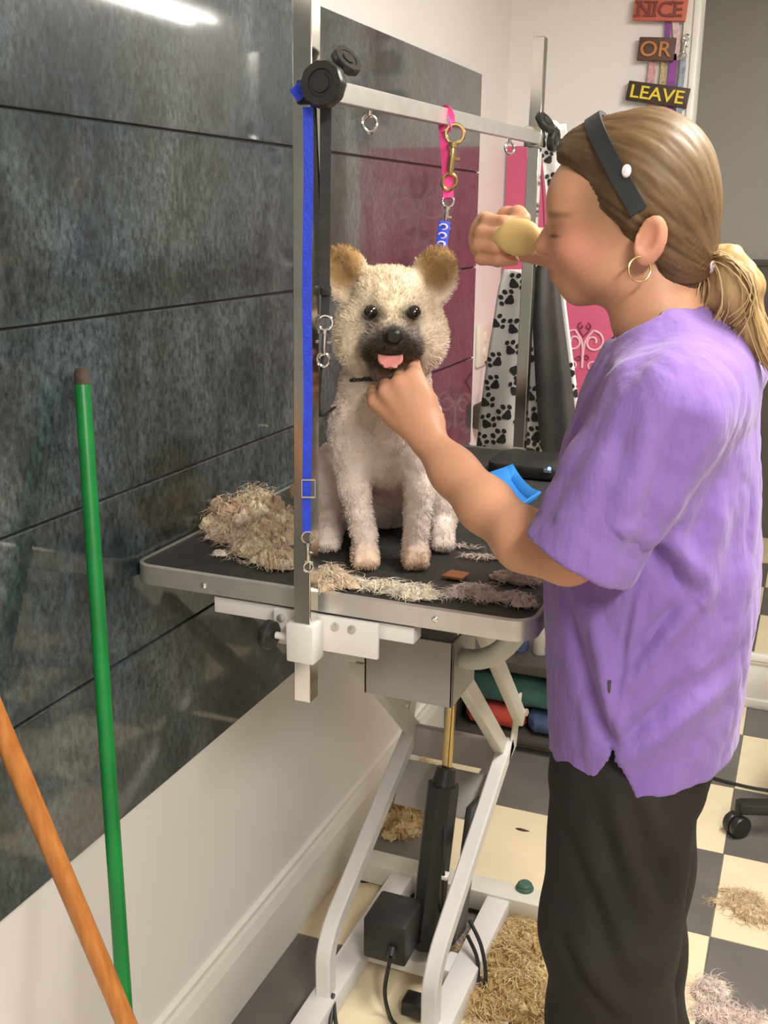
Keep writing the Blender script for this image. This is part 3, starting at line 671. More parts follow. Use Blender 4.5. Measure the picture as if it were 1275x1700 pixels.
# ================================================================== BACK WALL THINGS
bn = thing('pink_banner', (-.66, YB, .75), 'large pink banner with scroll ornaments on the back wall', 'banner')
MB().box((-.908, YB-.012, .74), (-.425, YB, 1.705)).build('panel', K['pink'], bn, bevel=.001)
def spiral(c, r, turns, a0, hand, n=26, y=YB-.0145):
    out = []
    for k in range(n+1):
        t = k/n; a = a0+hand*turns*2*math.pi*t; rr = r*(1-.78*t)
        out.append((c[0]+rr*math.cos(a), y, c[2]+rr*math.sin(a)))
    return out
yb3 = YB-.0145
def ornament(c, s, m1, m2):
    x, _, z = c
    for h in (-1, 1):
        mb = MB()
        mb.tube(spiral((x+h*.030*s, 0, z+.02*s), .034*s, 1.3, math.pi/2 if h > 0 else math.pi/2, -h), .0035*s, 6)
        mb.tube(spline([(x+h*.028*s, yb3, z+.055*s), (x+h*.004*s, yb3, z+.015*s), (x, yb3, z-.06*s)], 14), .0035*s, 6)
        mb.build('pale_scroll', m1, bn, smooth=True)
        MB().tube(spiral((x+h*.030*s, 0, z-.055*s), .022*s, 1.2, -math.pi/2, h), .0028*s, 6).build('pale_scroll', m1, bn, smooth=True)
    for h in (-1, 1):
        mb = MB()
        mb.tube(spiral((x+h*.010*s, 0, z+.066*s), .0105*s, .9, math.pi/2, -h), .002*s, 6)
        mb.tube(spline([(x+h*.0205*s, yb3, z+.066*s), (x+h*.012*s, yb3, z+.050*s), (x, yb3, z+.035*s)], 10), .002*s, 6)
        mb.build('maroon_scroll', m2, bn, smooth=True)
        MB().tube(spiral((x+h*.012*s, 0, z-.03*s), .010*s, 1.1, math.pi, -h), .0018*s, 6).build('maroon_scroll', m2, bn, smooth=True)
        MB().tube(spiral((x+h*.03*s, 0, z-.085*s), .012*s, 1.1, math.pi/2, h), .0018*s, 6).build('maroon_scroll', m2, bn, smooth=True)
oc = atY(968, 578, YB-.014); ornament((oc[0], 0, oc[2]), 1.0, K['palepink'], K['maroon'])
ornament((-.62, 0, 1.50), 1.6, K['palepink'], K['maroon'])
ornament((-.76, 0, .90), 1.0, K['palepink'], K['maroon'])
# paw print apron
ap = thing('paw_print_apron', (-.58, 2.35, .99), 'white apron with black paw prints hanging behind the far chrome post', 'apron')
LE = [(893,212),(899,260),(906,320),(909,380),(898,430),(872,448),(836,447),(827,480),(818,540),(808,600),(799,670),(790,750)]
RE = [(940,205),(945,260),(945,320),(942,380),(940,430),(938,448),(936,470),(940,510),(948,570),(956,630),(964,690),(970,752)]
def edge(E_, t):
    x = t*(len(E_)-1); i = min(int(x), len(E_)-2); f = x-i
    return np.array(E_[i])*(1-f)+np.array(E_[i+1])*f
def apron(u, t, off=0):
    a = edge(LE, t); b = edge(RE, t); p = a*(1-u)+b*u
    y = 2.360-.020*t + .011*math.sin(u*9+t*2.5)*min(1, t*1.4) - off
    q = atY(p[0], p[1], y); return (q[0], q[1], min(q[2], 3))
MB().sheet([[apron(i/26, j/48) for i in range(27)] for j in range(49)]).build('cloth', K['cloth'], ap, smooth=True, solid=.002)
def paw(px, py, s, ang):
    pm = MB()
    def uv(p):
        best = None
        for tt in np.linspace(0, 1, 61):
            a = edge(LE, tt); b = edge(RE, tt)
            if best is None or abs((a[1]+b[1])/2-p[1]) < best[0]: best = (abs((a[1]+b[1])/2-p[1]), tt, (p[0]-a[0])/(b[0]-a[0]))
        return best[2], best[1]
    def blob(cx_, cy_, rx, ry, heart=False):
        ring = []
        n = 12
        for k in range(n):
            a = 2*math.pi*k/n; rr = 1.0
            if heart: rr = .95-.18*math.sin(3*a+.0)
            x, y = cx_+rx*rr*math.cos(a), cy_+ry*rr*math.sin(a)
            xr = x*math.cos(ang)-y*math.sin(ang); yr = x*math.sin(ang)+y*math.cos(ang)
            ring.append((px+xr*s, py+yr*s))
        cu, ct = uv((px+(cx_*math.cos(ang)-cy_*math.sin(ang))*s, py+(cx_*math.sin(ang)+cy_*math.cos(ang))*s))
        if not (-.01 < cu < 1.01): return
        vs = []
        for q in ring:
            u, t = uv2(q); vs.append(apron(min(1, max(0, u)), min(1, max(0, t)), .0022))
        pm.add(vs, [tuple(range(len(vs)))])
    def uv2(p):
        lo_, hi_ = 0.0, 1.0
        for _ in range(22):
            tm = (lo_+hi_)/2; a = edge(LE, tm); b = edge(RE, tm); u = (p[0]-a[0])/(b[0]-a[0])
            yy = a[1]*(1-u)+b[1]*u
            if yy < p[1]: lo_ = tm
            else: hi_ = tm
        return u, tm
    blob(0, .35, .62, .50, True)
    for (tx, ty, q) in ((-.85,-.10,.24),(-.36,-.62,.26),(.36,-.62,.26),(.85,-.10,.24)): blob(tx, ty, q, q*1.25)
    if pm.v: pm.build('paw_print', K['print'], ap)
for (px, py, s, a) in ((857,468,15,.9),(842,495,15,-.9),(826,534,14,.9),(855,543,15,.8),(850,578,14,.7),(822,598,14,-.9),(858,616,14,1.8),(818,636,14,-.9),(857,645,14,.5),(808,665,14,.8),(838,686,15,-.8),(810,700,14,.6),(829,726,15,-.8),(798,732,14,1.2),(884,655,15,.9),(893,690,15,.9),(886,722,15,-.9),(904,735,14,.2),(876,520,14,.9),(884,590,14,.3),(880,745,15,.2),(918,300,14,.5),(908,262,12,-.6),(922,236,13,.8),(950,615,13,.3),(952,650,13,-.7),(930,350,13,.3),(866,700,13,-.2),(940,700,14,.4)):
    paw(px, py, s, a)
# charcoal garment
gm = thing('hanging_garment', (-.54, 2.31, .99), 'charcoal vinyl garment hanging folded over the paw print apron', 'garment')
LG = [(897,432),(886,450),(883,520),(886,580),(889,640),(893,700),(900,752)]
RG = [(915,432),(927,455),(934,520),(942,580),(950,640),(957,700),(962,752)]
def garment(u, t, back=False):
    a = edge(LG, t); b = edge(RG, t); p = a*(1-u)+b*u
    y = 2.312+(.012 if back else -.020*math.sin(u*math.pi)-.006*math.sin(u*8+1.5*t))
    q = atY(p[0], p[1], y); return tuple(q)
rows = []
for j in range(25):
    t = j/24
    rows.append([garment(i/12, t) for i in range(13)]+[garment(1-i/6, t, True) for i in range(1, 6)]+[garment(0, t)])
gmb = MB().sheet(rows); k_ = len(rows[0])
gmb.f.append(tuple(range(k_-1))); gmb.f.append(tuple(24*k_+i for i in range(k_-1)))
gmb.build('folded_sheet', K['leather'], gm, smooth=True)
MB().tube(spline([tuple(atY(905, 440, 2.312)), tuple(atY(904, 380, 2.314)), tuple(atY(901, 310, 2.312)), tuple(atY(896, 260, 2.305)), tuple(atY(899, 222, 2.29))]), .0018, 6).build('hanging_cord', K['maroon'], gm, smooth=True)
strap(MB(), spline([tuple(atY(930, 214, 2.36)), tuple(atY(922, 204, 2.345)), tuple(atY(910, 204, 2.315)), tuple(atY(905, 214, 2.36))]), .008, .002, (0,0,1)).build('neck_loop', K['cloth'], ap)
# outlet and cord on the strip of left wall past the panel
po = atX(799, 572, XW)
ou = thing('wall_outlet', tuple(po), 'ivory electrical outlet on the wall strip beside the dark panel', 'outlet')
MB().box((XW, po[1]-.060, po[2]-.062), (XW+.012, po[1]+.060, po[2]+.062)).build('cover_plate', K['outlet'], ou, bevel=.004)
for dz in (-.022, .022): MB().lathe([(.016,0),(.016,.003),(.012,.004)], (XW+.012, po[1], po[2]+dz), (1,0,0), 16).build('socket', K['outlet'], ou, smooth=True)
pg = atX(803, 690, XW+.02)
ad = thing('power_adapter', tuple(pg), 'dark power adapter on the wall strip with a thin cord up to the outlet', 'adapter')
MB().box((XW+.0, pg[1]-.05, pg[2]-.035), (XW+.045, pg[1]+.03, pg[2]+.04)).build('case', K['rawtip'], ad, bevel=.008)
MB().tube(spline([(XW+.016, po[1], po[2]-.05), (XW+.05, po[1]-.05, po[2]-.10), (XW+.045, po[1]-.06, pg[2]+.10), (XW+.022, pg[1], pg[2]+.035)]), .003, 8).build('cord', K['blackweb'], ad, smooth=True)

# ---- word plaques and leashes on the back wall
def text_mesh(txt, size, ext, serif=0):
    c = bpy.data.curves.new('t', 'FONT'); c.body = txt; c.size = size; c.extrude = ext; c.align_x = 'CENTER'; c.align_y = 'CENTER'; c.offset = .0006; c.resolution_u = 4
    o = bpy.data.objects.new('t', c); col.objects.link(o)
    dg = bpy.context.evaluated_depsgraph_get(); me = bpy.data.meshes.new_from_object(o.evaluated_get(dg))
    bpy.data.objects.remove(o); return me
def plaque(txt, cpx, wpx, hpx, rot, mb_, ml, label, ysc=1.0, fs=.06):
    c = atY(cpx[0], cpx[1], YB-.02); sc_ = c[1]*1.0
    e = thing('word_plaque', tuple(c), label, 'sign', 'word plaques')
    e.rotation_euler = (0, R_(-rot), 0)
    k = 1/ (F_PX/ (ROT[:,2] @ (c-CAM)))
    W = wpx*k*1.03; H = hpx*k*1.03
    b = MB().box((-W/2, -.008, -H/2), (W/2, .008, H/2)); o = b.build('board', mb_, None, bevel=.002); o.parent = e
    me = text_mesh(txt, fs, .002); xs_ = [v.co.x for v in me.vertices]; ys_ = [v.co.y for v in me.vertices]
    sx = W*.86/(max(xs_)-min(xs_)); sy = H*.66/(max(ys_)-min(ys_)); mx_ = (max(xs_)+min(xs_))/2; my_ = (max(ys_)+min(ys_))/2
    for v in me.vertices: v.co = ((v.co.x-mx_)*sx, -.010-v.co.z, (v.co.y-my_)*sy)
    me.materials.append(ml); o2 = bpy.data.objects.new('lettering', me); col.objects.link(o2); o2.parent = e
    return e, W, H
def serifs(e, W, H, m):
    mb = MB()
    for (x, z) in ((-.415,.30),(-.415,-.30),(-.24,.30),(-.24,-.30),(-.115,.30),(-.115,-.30),(.235,.30),(.235,-.30)):
        mb.box((x*W-.009, -.0122, z*H-.0022), (x*W+.009, -.008, z*H+.0022))
    o = mb.build('letter_serifs', m, None); o.parent = e
e1, W1, H1 = plaque('NICE', (1096,16), 84, 34, -4, K['salmon'], K['letbr'], 'salmon red plaque reading NICE at the top of the wall signs'); serifs(e1, W1, H1, K['letbr'])
plaque('OR', (1090,82), 58, 35, -4, K['brownpl'], K['letor'], 'brown plaque reading OR in orange letters')
plaque('LEAVE', (1092,157), 99, 30, -9, K['darkbr'], K['letye'], 'dark brown plaque reading LEAVE in yellow letters')
def wall_leash(x0, y0_, x1, y1_, m, label, wpx=9, clip=False, hookm=None):
    yw = YB-.012 - (.010 if clip else 0)
    a = atY(x0, y0_, yw); b = atY(x1, y1_, yw)
    e = thing('wall_leash', tuple((a+b)/2), label, 'leash', 'leashes hung behind the word plaques')
    k = (ROT[:,2] @ (a-CAM))/F_PX
    strap(MB(), [tuple(a+(b-a)*i/8+np.array([.002*math.sin(i*1.3), .0, 0])) for i in range(9)], wpx*k, .004, (1,0,0)).build('webbing', m, e)
    if clip: snap_hook(e, tuple(a+np.array([0, -.004, .002])), (.12,0,1), K['chrome'], .055, (1,0,0))
    return e
wall_leash(1106,-30,1108,70, K['lilac'], 'dark purple strap between the NICE and OR plaques', 8)
wall_leash(1122,-30,1123,100, K['pearl'], 'pearl pink leash right of the OR plaque', 11)
wall_leash(1083,90,1079,195, K['rosegl'], 'rose glitter leash just above the L of LEAVE', 12)
wall_leash(1101,92,1099,195, K['goldgl'], 'gold glitter leash in the middle below OR', 8)
wall_leash(1117,90,1110,230, K['lilac'], 'bright purple leash beside the gold glitter one', 12)
wall_leash(1134,95,1123,230, K['tealgl'], 'steel blue leash with chrome clip at the right', 9, True)

# ================================================================== LOW SHELF BEHIND THE TABLE
sh = thing('low_shelf', (-.66, 2.86, 0), 'low dark shelf unit against the back wall under the table', 'shelf')
SX0, SX1, SY0, SY1 = -.88, -.40, 2.70, 3.15
MB().box((SX0, SY0, .255), (SX1, SY1, .285)).build('top_board', K['shelf'], sh, bevel=.002)
MB().box((SX0, SY0+.01, .03), (SX1, SY1, .05)).build('bottom_board', K['shelf'], sh, bevel=.002)
for x in (SX0, SX1-.02): MB().box((x, SY0+.01, 0), (x+.02, SY1, .255)).build('side_board', K['shelf'], sh, bevel=.002)
MB().box((SX0+.02, SY1-.015, .05), (SX1-.02, SY1, .255)).build('back_board', K['shelf'], sh)
def towel(x0, x1, y0, y1, z0, h, m, label):
    mb = MB(); rows = []
    n = 24; prof = []
    for k in range(n):
        a = 2*math.pi*k/n; c, s = math.cos(a), math.sin(a)
        prof.append((math.copysign(abs(c)**.35, c), math.copysign(abs(s)**.55, s)))
    pts_ = []
    for i in range(9):
        x = x0+(x1-x0)*i/8; e_ = 1 if 0 < i < 8 else .82
        pts_.append([(x, (y0+y1)/2+p_*(y1-y0)/2*e_, z0+h/2+q*h/2*e_*(1+.05*math.sin(i*2.1))*1.0) for p_, q in prof])
    vs = [p for r in pts_ for p in r]; f = []
    for i in range(8):
        for k in range(n): f.append((i*n+k, i*n+(k+1) % n, (i+1)*n+(k+1) % n, (i+1)*n+k))
    f.append(tuple(range(n-1,-1,-1))); f.append(tuple(8*n+k for k in range(n)))
    mb.add(vs, f)
    o = mb.build('folded_towel', m, origin=((x0+x1)/2, (y0+y1)/2, z0), smooth=True)
    return tag(o, label, 'towel', 'towels on the low shelf')
towel(-.84, -.50, 2.74, 3.05, .122, .10, K['teal'], 'dark teal folded towel on top of the pile in the low shelf')
towel(-.84, -.66, 2.73, 3.05, .053, .066, K['red'], 'red folded towel under the teal towel')
towel(-.65, -.46, 2.73, 3.05, .053, .062, K['navy'], 'slate blue folded towel beside the red towel')
def bottle(x, y, h, r, m, label):
    o = MB().lathe([(r*.9,0),(r,.006),(r,h*.62),(r*.8,h*.72),(r*.35,h*.80),(r*.35,h*.86),(r*.42,h*.86),(r*.42,h)], (x, y, .2855), (0,0,1), 20).build('shampoo_bottle', m, origin=(x, y, .2855), smooth=True)
    tag(o, label, 'bottle', 'bottles on the low shelf')
bottle(-.700, 2.80, .15, .030, K['navy'], 'dark blue bottle on the low shelf under the table')
bottle(-.635, 2.80, .14, .024, K['bottle'], 'pale beige bottle on the low shelf under the table')
bottle(-.56, 2.84, .16, .028, K['shelf'], 'dark brown bottle on the low shelf beside the pale one')

# ================================================================== ROLLING STOOL
hx, hy = .245, 2.60
st = thing('rolling_stool', (hx, hy, 0), 'black wheeled stool base with twin casters at the right edge', 'stool')
c0 = atZ(1222, 1387, 0)
a0 = math.atan2(c0[1]+.005-hy, c0[0]-hx); rad = math.hypot(c0[0]-hx, c0[1]-hy)
MB().lathe([(.030,.06),(.045,.075),(.045,.115),(.030,.125),(.024,.20),(.016,.21),(.016,.42)], (hx, hy, 0), (0,0,1), 20).build('column', K['blackmetal'], st, smooth=True)
MB().lathe([(.16,.42),(.185,.43),(.19,.46),(.185,.485),(.15,.50),(.02,.505)], (hx, hy, 0), (0,0,1), 32).build('seat', K['leather'], st, smooth=True)
for k in range(5):
    a = a0+k*2*math.pi/5; dx_, dy_ = math.cos(a), math.sin(a); ex_, ey_ = hx+dx_*rad, hy+dy_*rad
    MB().bar((hx, hy, .095), (ex_, ey_, .080), .040, .030).build('leg', K['blackmetal'], st, bevel=.006)
    cs = MB().tube([(ex_, ey_, .095), (ex_, ey_, .05)], .010, 10).build('caster_stem', K['blackmetal'], st, smooth=True)
    sd_ = Vector((-math.sin(a+.5), math.cos(a+.5), 0)); cc_ = Vector((ex_, ey_, .029))-Vector((dx_,dy_,0))*.0
    for s in (-1, 1):
        MB().lathe([(.012,-.010),(.026,-.010),(.029,-.006),(.029,.006),(.026,.010),(.010,.011)], cc_+sd_*.013*s, sd_*s, 24).build('caster_wheel', K['black'], st, smooth=True)
cab = MB().tube(spline([tuple(atZ(1120,1272,.005)), tuple(atZ(1160,1284,.005)), tuple(atZ(1215,1300,.005)), tuple(atZ(1275,1312,.005)), tuple(atZ(1400,1325,.005))]), .0045, 8)
tag(cab.build('floor_cable', K['black'], smooth=True, origin=tuple(atZ(1215,1300,.005))), 'thin black cable crossing the tiles behind the caster', 'cable')

# ================================================================== IMPLICIT-SURFACE FIGURES
class Sdf:
    def __init__(s, lo, hi, h):
        s.lo = np.array(lo, np.float32); s.h = h
        s.n = np.ceil((np.array(hi)-s.lo)/h).astype(int)+1
        s.F = np.full(tuple(s.n), 1.0, np.float32)
    def _sl(s, lo, hi):
        a = np.clip(np.floor((np.array(lo)-s.lo)/s.h).astype(int), 0, s.n); b = np.clip(np.ceil((np.array(hi)-s.lo)/s.h).astype(int)+1, 0, s.n)
        sl = tuple(slice(i, j) for i, j in zip(a, b))
        g = [s.lo[i]+s.h*np.arange(a[i], b[i], dtype=np.float32) for i in range(3)]
        return sl, g[0][:, None, None], g[1][None, :, None], g[2][None, None, :]
    def op(s, fn, lo, hi, k=.01, mode='u'):
        pad = k*1.6+s.h*3
        sl, X, Y, Z = s._sl(np.array(lo)-pad, np.array(hi)+pad)
        if s.F[sl].size == 0: return s
        d = fn(X, Y, Z).astype(np.float32); a = s.F[sl]
        if mode == 'u':
            hh = np.clip(.5+.5*(d-a)/k, 0, 1); s.F[sl] = d*(1-hh)+a*hh-k*hh*(1-hh)
        elif mode == 's':
            hh = np.clip(.5-.5*(a+d)/k, 0, 1); s.F[sl] = a*(1-hh)-d*hh+k*hh*(1-hh)
        return s
    def cap(s, a, b, ra, rb=None, k=.01, mode='u'):
        rb = ra if rb is None else rb; a = np.array(a, np.float32); b = np.array(b, np.float32); ba = b-a; L = float(ba @ ba)+1e-12; m = max(ra, rb)
        def fn(X, Y, Z):
            px, py, pz = X-a[0], Y-a[1], Z-a[2]
            t = np.clip((px*ba[0]+py*ba[1]+pz*ba[2])/L, 0, 1)
            return np.sqrt((px-ba[0]*t)**2+(py-ba[1]*t)**2+(pz-ba[2]*t)**2)-(ra+(rb-ra)*t)
        return s.op(fn, np.minimum(a, b)-m, np.maximum(a, b)+m, k, mode)
    def chain(s, pts, rs, k=.01, mode='u'):
        for i in range(len(pts)-1): s.cap(pts[i], pts[i+1], rs[i], rs[i+1], k, mode)
        return s
    def ell(s, c, r, k=.01, rot=None, mode='u'):
        c = np.array(c, np.float32); r = np.array(r, np.float32); Q = np.array((rot or Matrix.Identity(3)).transposed() if rot else np.eye(3), np.float32); m = r.max()
        def fn(X, Y, Z):
            px, py, pz = X-c[0], Y-c[1], Z-c[2]
            qx = Q[0,0]*px+Q[0,1]*py+Q[0,2]*pz; qy = Q[1,0]*px+Q[1,1]*py+Q[1,2]*pz; qz = Q[2,0]*px+Q[2,1]*py+Q[2,2]*pz
            k0 = np.sqrt((qx/r[0])**2+(qy/r[1])**2+(qz/r[2])**2); k1 = np.sqrt((qx/r[0]**2)**2+(qy/r[1]**2)**2+(qz/r[2]**2)**2)
            return k0*(k0-1)/np.maximum(k1, 1e-6)
        return s.op(fn, c-m, c+m, k, mode)
    def stack(s, rows, k=.01, mode='u'):   # rows: z, cx, cy, rx, ry (ascending z): smooth elliptical column
        rows = np.array(rows, np.float32); z0, z1 = rows[0,0], rows[-1,0]; m = rows[:, 3:5].max()
        def fn(X, Y, Z):
            zc = np.clip(Z, z0, z1)[0,0]
            v = [np.interp(zc, rows[:,0], rows[:,i]).astype(np.float32)[None,None,:] for i in range(1, 5)]
            q = np.sqrt(((X-v[0])/v[2])**2+((Y-v[1])/v[3])**2); d = (q-1)*np.minimum(v[2], v[3])
            dz = np.maximum(z0-Z, Z-z1); return np.where(dz > 0, np.sqrt(np.maximum(d, 0)**2+dz**2), np.maximum(d, dz))
        lo = (rows[:,1].min()-m, rows[:,2].min()-m, z0); hi = (rows[:,1].max()+m, rows[:,2].max()+m, z1)
        return s.op(fn, lo, hi, k, mode)
    def mesh(s, smooth=2):
        F = s.F; ins = F < 0; h = s.h
        nx, ny, nz = F.shape
        c = np.zeros((nx-1, ny-1, nz-1), np.int8)
        for i in (0, 1):
            for j in (0, 1):
                for k in (0, 1): c += ins[i:nx-1+i, j:ny-1+j, k:nz-1+k]
        cells = np.argwhere((c > 0) & (c < 8)); idx = -np.ones(c.shape, np.int32); idx[tuple(cells.T)] = np.arange(len(cells))
        acc = np.zeros((len(cells), 3)); cnt = np.zeros(len(cells))
        corners = [(i, j, k) for i in (0, 1) for j in (0, 1) for k in (0, 1)]
        for a in corners:
            for ax in range(3):
                if a[ax]: continue
                b = list(a); b[ax] = 1
                fa = F[cells[:,0]+a[0], cells[:,1]+a[1], cells[:,2]+a[2]]; fb = F[cells[:,0]+b[0], cells[:,1]+b[1], cells[:,2]+b[2]]
                m = (fa < 0) != (fb < 0); t = np.where(m, fa/np.where(m, fa-fb, 1), 0)
                p = np.array(a)[None, :]+t[:, None]*(np.array(b)-np.array(a))[None, :]
                acc += p*m[:, None]; cnt += m
        V = s.lo+h*(cells+acc/cnt[:, None])
        Q = []
        for ax in range(3):
            u, v = (ax+1) % 3, (ax+2) % 3
            sa = [slice(None)]*3; sb = [slice(None)]*3; sa[ax] = slice(0, -1); sb[ax] = slice(1, None)
            for q in (u, v): sa[q] = slice(1, -1); sb[q] = slice(1, -1)
            A = ins[tuple(sa)]; B = ins[tuple(sb)]
            E = np.argwhere(A != B)
            if len(E) == 0: continue
            flip = A[tuple(E.T)]
            base = E.copy(); base[:, u] += 1; base[:, v] += 1
            def cid(du, dv):
                q = base.copy(); q[:, u] -= du; q[:, v] -= dv; return idx[tuple(q.T)]
            quad = np.stack([cid(1, 1), cid(0, 1), cid(0, 0), cid(1, 0)], 1)
            quad[~flip] = quad[~flip][:, ::-1]
            Q.append(quad)
        Q = np.concatenate(Q)
        for _ in range(smooth):
            S = np.zeros_like(V); N = np.zeros(len(V))
            for k in range(4):
                a, b = Q[:, k], Q[:, (k+1) % 4]
                for x, y in ((a, b), (b, a)):
                    for d in range(3): S[:, d] += np.bincount(x, V[y, d], len(V))
                    N += np.bincount(x, minlength=len(V))
            V = V*.4+.6*S/np.maximum(N, 1)[:, None]
        return V, Q
def vnormals(V, Q):
    n = np.cross(V[Q[:,2]]-V[Q[:,0]], V[Q[:,3]]-V[Q[:,1]]); N = np.zeros_like(V)
    for k in range(4):
        for d in range(3): N[:, d] += np.bincount(Q[:, k], n[:, d], len(V))
    return N/np.maximum(np.linalg.norm(N, axis=1), 1e-12)[:, None]
def np_mesh(name, V, Q, m, parent=None, C=None, off=(0,0,0)):
    me = bpy.data.meshes.new(name); V = V-np.array(off); nq = len(Q); w_ = Q.shape[1]
    me.vertices.add(len(V)); me.vertices.foreach_set('co', V.astype(np.float32).ravel())
    me.loops.add(nq*w_); me.loops.foreach_set('vertex_index', Q.astype(np.int32).ravel())
    me.polygons.add(nq); me.polygons.foreach_set('loop_start', np.arange(0, nq*w_, w_, dtype=np.int32))
    me.update(calc_edges=True); me.validate()
    me.polygons.foreach_set('use_smooth', [True]*len(me.polygons))
    if C is not None:
        a = me.color_attributes.new('Col', 'FLOAT_COLOR', 'POINT')
        a.data.foreach_set('color', np.concatenate([C, np.ones((len(C), 1))], 1).astype(np.float32).ravel())
    me.materials.append(m)
    o = bpy.data.objects.new(name, me); col.objects.link(o)
    if parent: o.parent = parent
    return o
def paint(C, V, c, r, colr, soft=.4, amt=1.0):
    q = np.sqrt((((V-np.array(c))/np.array(r))**2).sum(1)); w_ = np.clip((1+soft-q)/(2*soft), 0, 1); w_ = w_*w_*(3-2*w_)*amt
    C += (np.array(colr)-C)*w_[:, None]
def fbm(V, s, o=0):
    return np.array([mnoise.noise(Vector((a*s+o, b*s, c*s))) for a, b, c in V])

# ---- DOG (local: x right, y away from camera, z up; origin between the front paws)
O = atZ(642, 938, TZ)
dog = empty('dog', (float(O[0]), float(O[1])+.012, TZ), 'small cream terrier with dark muzzle and tan ears sitting on the table', 'dog', rz=math.atan2(.40, .916))
D = Sdf((-.20, -.14, -.004), (.17, .36, .50), .003)
hx_, hz_ = -.002, .352
D.ell((-.010,.055,.205), (.068,.062,.100), .02)
D.cap((0,.075,.19), (0,.21,.085), .070, .088, .03)
D.cap((-.008,.050,.26), (.002,.035,.335), .060, .060, .03)
for s, tx in ((-1, -.054), (1, .044)):
    fx = -.037 if s < 0 else .038
    D.ell((tx,.045,.185), (.036,.045,.06), .02)
    D.chain([(tx,.030,.175), (tx*.92+fx*.08,.016,.11), (fx,.006,.035)], [.031,.0210,.0185], .012)
    D.ell((fx,-.008,.015), (.0205,.028,.0165), .010)
    for t in (-.011, 0, .011): D.ell((fx+t,-.028,.011), (.0075,.012,.0105), .004)
    D.ell((s*.085,.165,.075), (.042,.072,.072), .02)
    hxx = -.092 if s < 0 else .084
    D.cap((hxx,.15,.03), (hxx,.075,.018), .024, .020, .012)
    for t in (-.010, 0, .010): D.ell((hxx+t,.055,.012), (.0075,.012,.010), .004)
D.chain([(-.05,.27,.05), (-.11,.27,.045), (-.145,.22,.055)], [.030,.026,.016], .015)
D.ell((hx_,.035,hz_), (.073,.070,.070), .02)
D.ell((hx_,.030,hz_+.038), (.056,.056,.036), .02)
for s in (-1, 1):
    D.ell((hx_+s*.042,.006,.330), (.038,.042,.044), .018)
    rot = Matrix.Rotation(R_(18*s), 3, 'Y') @ Matrix.Rotation(R_(-14*s), 3, 'Z')
    ec = (hx_+s*.061, .030, .414)
    D.ell(ec, (.034,.014,.045), .010, rot)
    D.ell((ec[0]+s*.002, ec[1]-.019, ec[2]-.002), (.019,.012,.033), .006, rot, 's')
D.cap((hx_,-.010,.345), (hx_,-.052,.336), .042, .034, .016)
D.ell((hx_-.018,-.056,.325), (.024,.027,.021), .010)
D.ell((hx_+.018,-.056,.325), (.024,.027,.021), .010)
D.ell((hx_,-.040,.294), (.030,.032,.017), .012)
D.cap((hx_-.019,-.090,.312), (hx_+.017,-.090,.312), .007, .007, .004, 's')
for s, ex_ in ((-1, -.031), (1, .028)): D.ell((ex_,-.047,.372), (.0125,.011,.0115), .006, None, 's')
V, Q = D.mesh(2)
N = vnormals(V, Q)
V = V+N*((fbm(V, 55)*.0022+fbm(V, 120, 9)*.0014)[:, None])
C = np.tile(np.array([.72,.615,.555]), (len(V), 1))
paint(C, V, (hx_,.03,.39), (.085,.085,.07), (.74,.625,.46), .5)
paint(C, V, (hx_,-.03,.37), (.03,.06,.03), (.76,.66,.48), .5)
for s in (-1, 1):
    paint(C, V, (hx_+s*.068,.03,.437), (.032,.05,.040), (.33,.205,.085), .35)
    paint(C, V, (hx_+s*.066,.015,.425), (.018,.016,.030), (.20,.115,.05), .5, .8)
    paint(C, V, (hx_+s*.050,.010,.33), (.03,.05,.04), (.74,.62,.44), .5)
    fx = -.037 if s < 0 else .038
    paint(C, V, (fx,-.02,.008), (.03,.04,.022), (.64,.46,.33), .5)
for c_, r_, cl, am in (((hx_,-.078,.316), (.052,.064,.040), (.040,.028,.018), 1), ((hx_,-.088,.345), (.022,.024,.016), (.06,.05,.04), .9), ((hx_,-.085,.300), (.030,.04,.018), (.045,.022,.015), .9), ((hx_+.028,-.05,.296), (.022,.04,.022), (.20,.10,.04), .7), ((hx_,-.045,.286), (.040,.045,.022), (.07,.045,.028), .9)):
    paint(C, V, c_, r_, cl, .35, am)
for ex_ in (-.031, .028): paint(C, V, (ex_,-.055,.370), (.020,.03,.018), (.065,.038,.026), .6, .97)
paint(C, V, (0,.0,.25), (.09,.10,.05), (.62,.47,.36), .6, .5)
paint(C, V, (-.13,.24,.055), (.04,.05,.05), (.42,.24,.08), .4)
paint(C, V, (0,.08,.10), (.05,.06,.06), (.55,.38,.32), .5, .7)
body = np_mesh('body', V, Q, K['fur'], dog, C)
# short coat strands
r = np.random.default_rng(21); fn = 80000
tri_area = np.linalg.norm(np.cross(V[Q[:,2]]-V[Q[:,0]], V[Q[:,3]]-V[Q[:,1]]), axis=1)
qi = r.choice(len(Q), fn, p=tri_area/tri_area.sum()); uv = r.uniform(0, 1, (fn, 2))
bl_ = lambda A: ((A[Q[qi,0]]*(1-uv[:,:1])+A[Q[qi,1]]*uv[:,:1])*(1-uv[:,1:])+(A[Q[qi,3]]*(1-uv[:,:1])+A[Q[qi,2]]*uv[:,:1])*uv[:,1:])
P, NN, CC = bl_(V), bl_(N), bl_(C)
keep = np.ones(fn, bool)
for ex_ in (-.031, .028): keep &= np.linalg.norm(P-np.array([ex_,-.050,.372]), axis=1) > .0145
keep &= ~((np.abs(P[:,0]-hx_) < .024) & (P[:,1] < -.075) & (np.abs(P[:,2]-.311) < .012))
keep &= np.linalg.norm((P-np.array([hx_,-.094,.346]))/np.array([1.3,1,1]), axis=1) > .014
P, NN, CC = P[keep], NN[keep], CC[keep]; fn = len(P)
